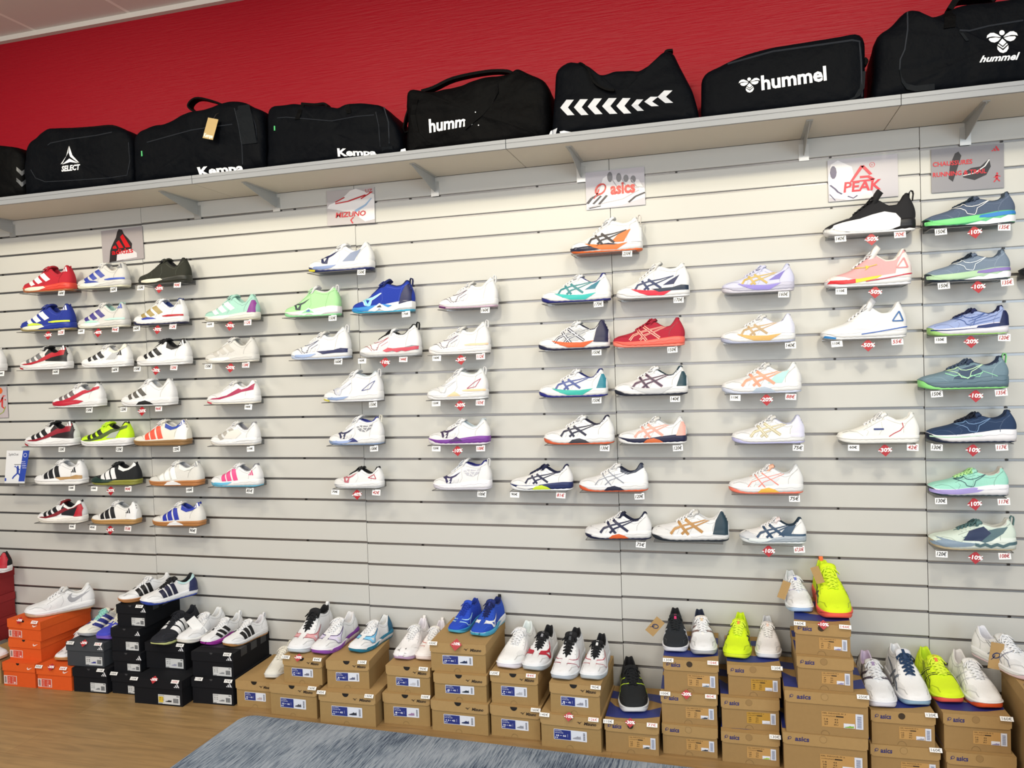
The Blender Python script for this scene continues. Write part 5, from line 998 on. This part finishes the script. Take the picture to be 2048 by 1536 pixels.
# ------------------------------------------------------------ shoes on the boxes
def floor_shoe(bx, tpx, head, label, style, cols, decals, L=.29, dy=-.028, z=None, **kw):
    X, Y, Z, w, D = BX[bx]; Z = Z if z is None else z
    p = at_z(*tpx, Z); y = p.y+dy; x = p.x
    L = min(L, (abs(y)-.006-.045*math.sin(abs(math.radians(head))))/max(.3, math.cos(math.radians(head))))
    x += (p.x-CAM.x)/(p.y-CAM.y)*dy
    shoe(label, style, cols, decals, (x, y, Z+.0012), math.radians(90-head), L, both=True, group='sports shoes on the boxes', **kw)
fs = floor_shoe
fs('O4',(50,1231),42,'white and silver shoe alone on the top orange box','low',(W0,W0,'b9a184','dededd',W1,W0),[('swoosh','9b9ba0')],L=.31)
fs('B1',(163,1271),6,'cream shoe with mint laces on the grey box','low',('e8e5da','e4e2d8','a9a9ac','e4e1d6','dcd9ca','93cfc4'),[('stripes','28307c')],L=.27,tab='28307c')
fs('B1',(203,1278),-2,'violet blue shoe with cream laces on the grey box','low',('3e44b8','6a50b8','7a5cc0','d9d7c2','cfd0b4','e6e2cf'),[('stripes','d9d8c8'),('collar','dcd9c6')],L=.27)
fs('B3',(239,1203),30,'white shoe with brown gum toe, behind the navy soled one','court',(W0,'b07a4c','a8703f','dedede',W0,W0),[('stripes_c',K),('wedge',W0)],L=.27)
fs('B3',(284,1208),28,'white shoe with black laces and blue sole on the top black box','low',(W0,'e9eaee','26409c',K,K,K),[('stripes_c','1a1c3a'),('heel','1c2450'),('collar','bfe0e0')],L=.27)
fs('B8',(313,1289),0,'black shoe with white stripes and lime toe sole','court',('15171f','1a1c26','c9cf8a','15171f','15171f','15171f'),[('stripes_c',W0)],L=.29)
fs('B8',(363,1285),8,'white shoe with large paper tag in its laces','low',(W0,'ecebe6','e6e2d8','dededd',W0,W0),[],L=.27)
fs('B9',(409,1288),10,'white shoe with magenta toe sole','low',(W0,'dfe8e4','9c2d98','d9d9d9',W0,W0),[('stripes_s',K),('foam_front','9a2f96')],L=.27,tab=W0)
fs('B9',(452,1291),16,'white shoe with three black stripes and gum sole on striped box','low',(W0,W0,'b07f4c','d6d3d6',W0,W0),[('stripes_c',K),('rear_rim',W0)],L=.29,tab='d8d8da')
fs('M1',(543,1355),-8,'cream shoe low between two brown boxes','low',('e0ddd2',W1,'dcdad2','dcd9cc','e0ddd2','e6e2d6'),[],L=.25)
fs('M3',(590,1305),1,'white shoe with black tongue and pink emblem','mid',(W0,'e4e8ec','c3ccd2',K,K,K),[('bird','dca0a4'),('bird_o','a04a50')],L=.30,tab='e4e4e4')
fs('M3',(636,1307),6,'white shoe with purple sole and lilac emblem','low',(W0,'e9e0ea','8a4aa6','e0dede',W0,W0),[('bird','d8d0e8'),('bird_o','4c3a6c'),('foreblock','8c4cae'),('wedge','7b3a9c')],L=.29)
fs('M4',(708,1303),12,'white shoe with teal sole and sky blue emblem','low',(W0,W0,'1c7390','dededd',W0,W0),[('bird','7cc4ea'),('bird_o','1c5a80'),('foreblock','1f7896'),('heel','1b5876'),('wedge','1e7594')],L=.28)
fs('M6',(803,1318),1,'white shoe with lilac toe sole and white tab','low',('efecec','e9e2ea','b9a0c4','e2dde2',W1,W0),[('heel_s','3c2c58'),('toe','eceaea')],L=.29,tab='e8e4e0')
fs('M6',(847,1319),-1,'pinkish white shoe half behind the blue shoes box','low',('efe9e6','f0e6e2','f0e2de','e2dde2','ece8e0',W0),[('bird_o','c8786c')],L=.27,tab='e8e4e0')
fs('M8',(907,1264),12,'royal blue high shoe, left of the pair, showing its inner side','mid',('1c44b8','2e8fc4','4aa6c4','1b3590','1e46bc','1b3aa4'),[('bird_oo','a8d4ee')],L=.30,lace=True)
fs('M8',(955,1271),8,'royal blue high shoe with white emblem and black tab','mid',('1c48b4',W0,'4aa9c6','14225c','15286c','12205a'),[('peaks_w',W0),('bird',W0),('foam_front','3f9cc0'),('rear_rim',W0)],L=.30,tab='14151c',patch='1b2f7c')
fs('M11',(1012,1336),6,'plain white shoe with white laces beside a black laced one','low',('efeeec','ebe9ee','e6e2ec','dfe6e4',W0,W0),[],L=.30)
fs('M11',(1064,1340),4,'white shoe with black laces and red emblem','low',(W0,'dfe3e6','b8bfc4',K,K,K),[('bird','b01f34'),('bird_run_f','e9e9e9'),('bird','b01f34')],L=.28,patch='8c8c92')
fs('M13',(1122,1358),4,'white mid shoe with black tongue and red eyelet patches','mid',(W0,'d9dde2','b3bbc4',K,K,K),[('bird_o','a02a48')],L=.28,patch='3a3d42')
fs('M13',(1181,1358),2,'white low shoe with black laces, rightmost on the brown box','low',(W0,'dde1e4','b6c0c6',K,K,K),[('bird_o','b8505c')],L=.27,patch='dddddd')
fs('A1',(1272,1428),-12,'black shoe with lime trim and white toe on the single box','low',('101417','dfe0e0','e4e4e2',K,'0c0f12','0c0f12'),[('tiger_n','b8d838'),('wedge','8a9a3c')],L=.31,dy=-.01)
fs('A2',(1352,1303),-4,'black shoe with pink tongue label','low',('191e24','e6e6ea','dedee2',K,'14181c','14181c'),[('tiger','c4c6cc')],L=.27,patch='c8346c')
fs('A2',(1411,1309),-7,'white shoe with brown stripes and grey toe, beside the pink labelled one','low',(W0,W0,'a9adb2','1a2236','ece6e0',W0),[('tiger_b','7a625c')],L=.27,patch='d8c0a0')
fs('A5',(1472,1316),5,'neon yellow low shoe with orange tongue label','low',('d3ee14','cfe81c','dcee30','c9e41c','d3ee14','d9f040'),[('tiger',K)],L=.28,patch='e88a4c')
fs('A5',(1538,1316),1,'pale pinkish grey shoe beside the neon yellow low shoe','low',('e2dedc','e4e6ec','dfe2ea','c9cbd0','dedad8','e9e7e4'),[],L=.27,patch='e8cabc')
fs('A8',(1608,1224),-8,'white shoe with pale blue toe at the very top','low',(W0,'e6e9ee','a9c2e0','dfe2e6','dde0e6',W0),[('tiger_n','b0a8c8')],L=.27,patch='6a78c8')
fs('A8',(1681,1239),-6,'high neon yellow shoe with coral sole','mid',('d6ee18','f0604c','f0604c','c9e020','d2ec18','d9f030'),[('tiger','2c3430')],L=.32,tab='f07840',dy=-.02)
fs('A12',(1772,1414),-6,'white shoe with lilac lining and dark side stripes','low',(W0,'e6e6ec','dcdce6','cbb8cc',W0,W0),[('tiger_b','4c4450'),('heel_s','4a3c50')],L=.29,patch='a08cb0')
fs('A12',(1842,1410),-8,'white shoe with navy laces and pale blue toe','mid',('ecebea',W0,'8fb0c8','dfe0e2','dcdde2','1f3a5c'),[('tiger_b','6c7480')],L=.29,patch='1f3a5c')
fs('A14',(1909,1405),-9,'neon yellow shoe with black double stripes and coral toe','low',('d6ee1c','d3ea2c','e85c4c','c3de28','d0ea1c','def040'),[('tiger_b','23301c'),('tiger_n','d6ee1c')],L=.295,patch='f0784c')
fs('A14',(1988,1416),-10,'white shoe with orange toe sole beside the neon yellow one','low',('efeeec',W0,'dc5424','dcd8d6','e9e8e6',W0),[('tiger_n','c8c8cc')],L=.295)
X16 = at_z(2078, 1360, .372)
shoe('white shoe with pale pink sole and grey outlined stripes, at the right edge', 'low', (W0, W0, 'dcc0c4', 'dcdce2', W1, W0), [('tiger_n', '8a8c98')], (X16.x, X16.y-.02, .3732), math.radians(90+28), .28, both=True)
shoe('white shoe at the left edge in front of the orange stack', 'low', (W0, 'e8e2d8', 'c8b090', 'dededd', W0, W0), [], (-.650, -.328, .1212), math.radians(180), .27, both=True)
shoe('black and red shoe on the dark red box at the left edge', 'low', (K, W0, W0, K, K, K), [('heel', 'b01428'), ('quarter', 'b01428'), ('fin', '9a9a9c')], (-1.13, -.14, .4912), math.radians(12), .27, both=True)
shoe('white gum soled shoe peeking out behind the grey box', 'court', (W0, 'b98a54', 'b98a54', 'dededd', W0, W0), [], (-.345, -.29, .1152), math.radians(95), .27, both=True)
# swing tags hanging from laces
def swing(label, px, y, w, h, rot, swirl=True, col='b08f5f', rx=0):
    p = at_y(*px, y); t = thing('swing_tag', label, 'tag', p); t.rotation_euler = (0, math.radians(rot), math.radians(rx))
    obj('tag_card', boxbm(-w/2, w/2, -.0007, .0007, -h/2, h/2), mat(col, 'card'), t)
    if swirl: flat('swirl_emblem', geo([*aff(spiral(), w*.8, w*.8, -w*.4, -w*.4)]), mat('20305c', 'print'), t, lambda a, b: (a, -.0012, b))
swing('brown swing tag with blue swirl left of the black pink labelled shoe', (1310, 1253), -.20, .040, .075, 40)
swing('brown swing tag with blue swirl on the rightmost white shoe', (1992, 1312), X16.y+.07, .042, .095, 8)
swing('brown swing tag at the left of the topmost white shoe', (1568, 1180), -.22, .030, .07, 20, False)
swing('brown swing tag behind the high neon yellow shoe', (1635, 1150), -.22, .030, .065, -20, False)
swing('white paper tag tucked into the laces of a white shoe', (394, 1253), -.20, .045, .10, -35, False, 'f0efec', 35)
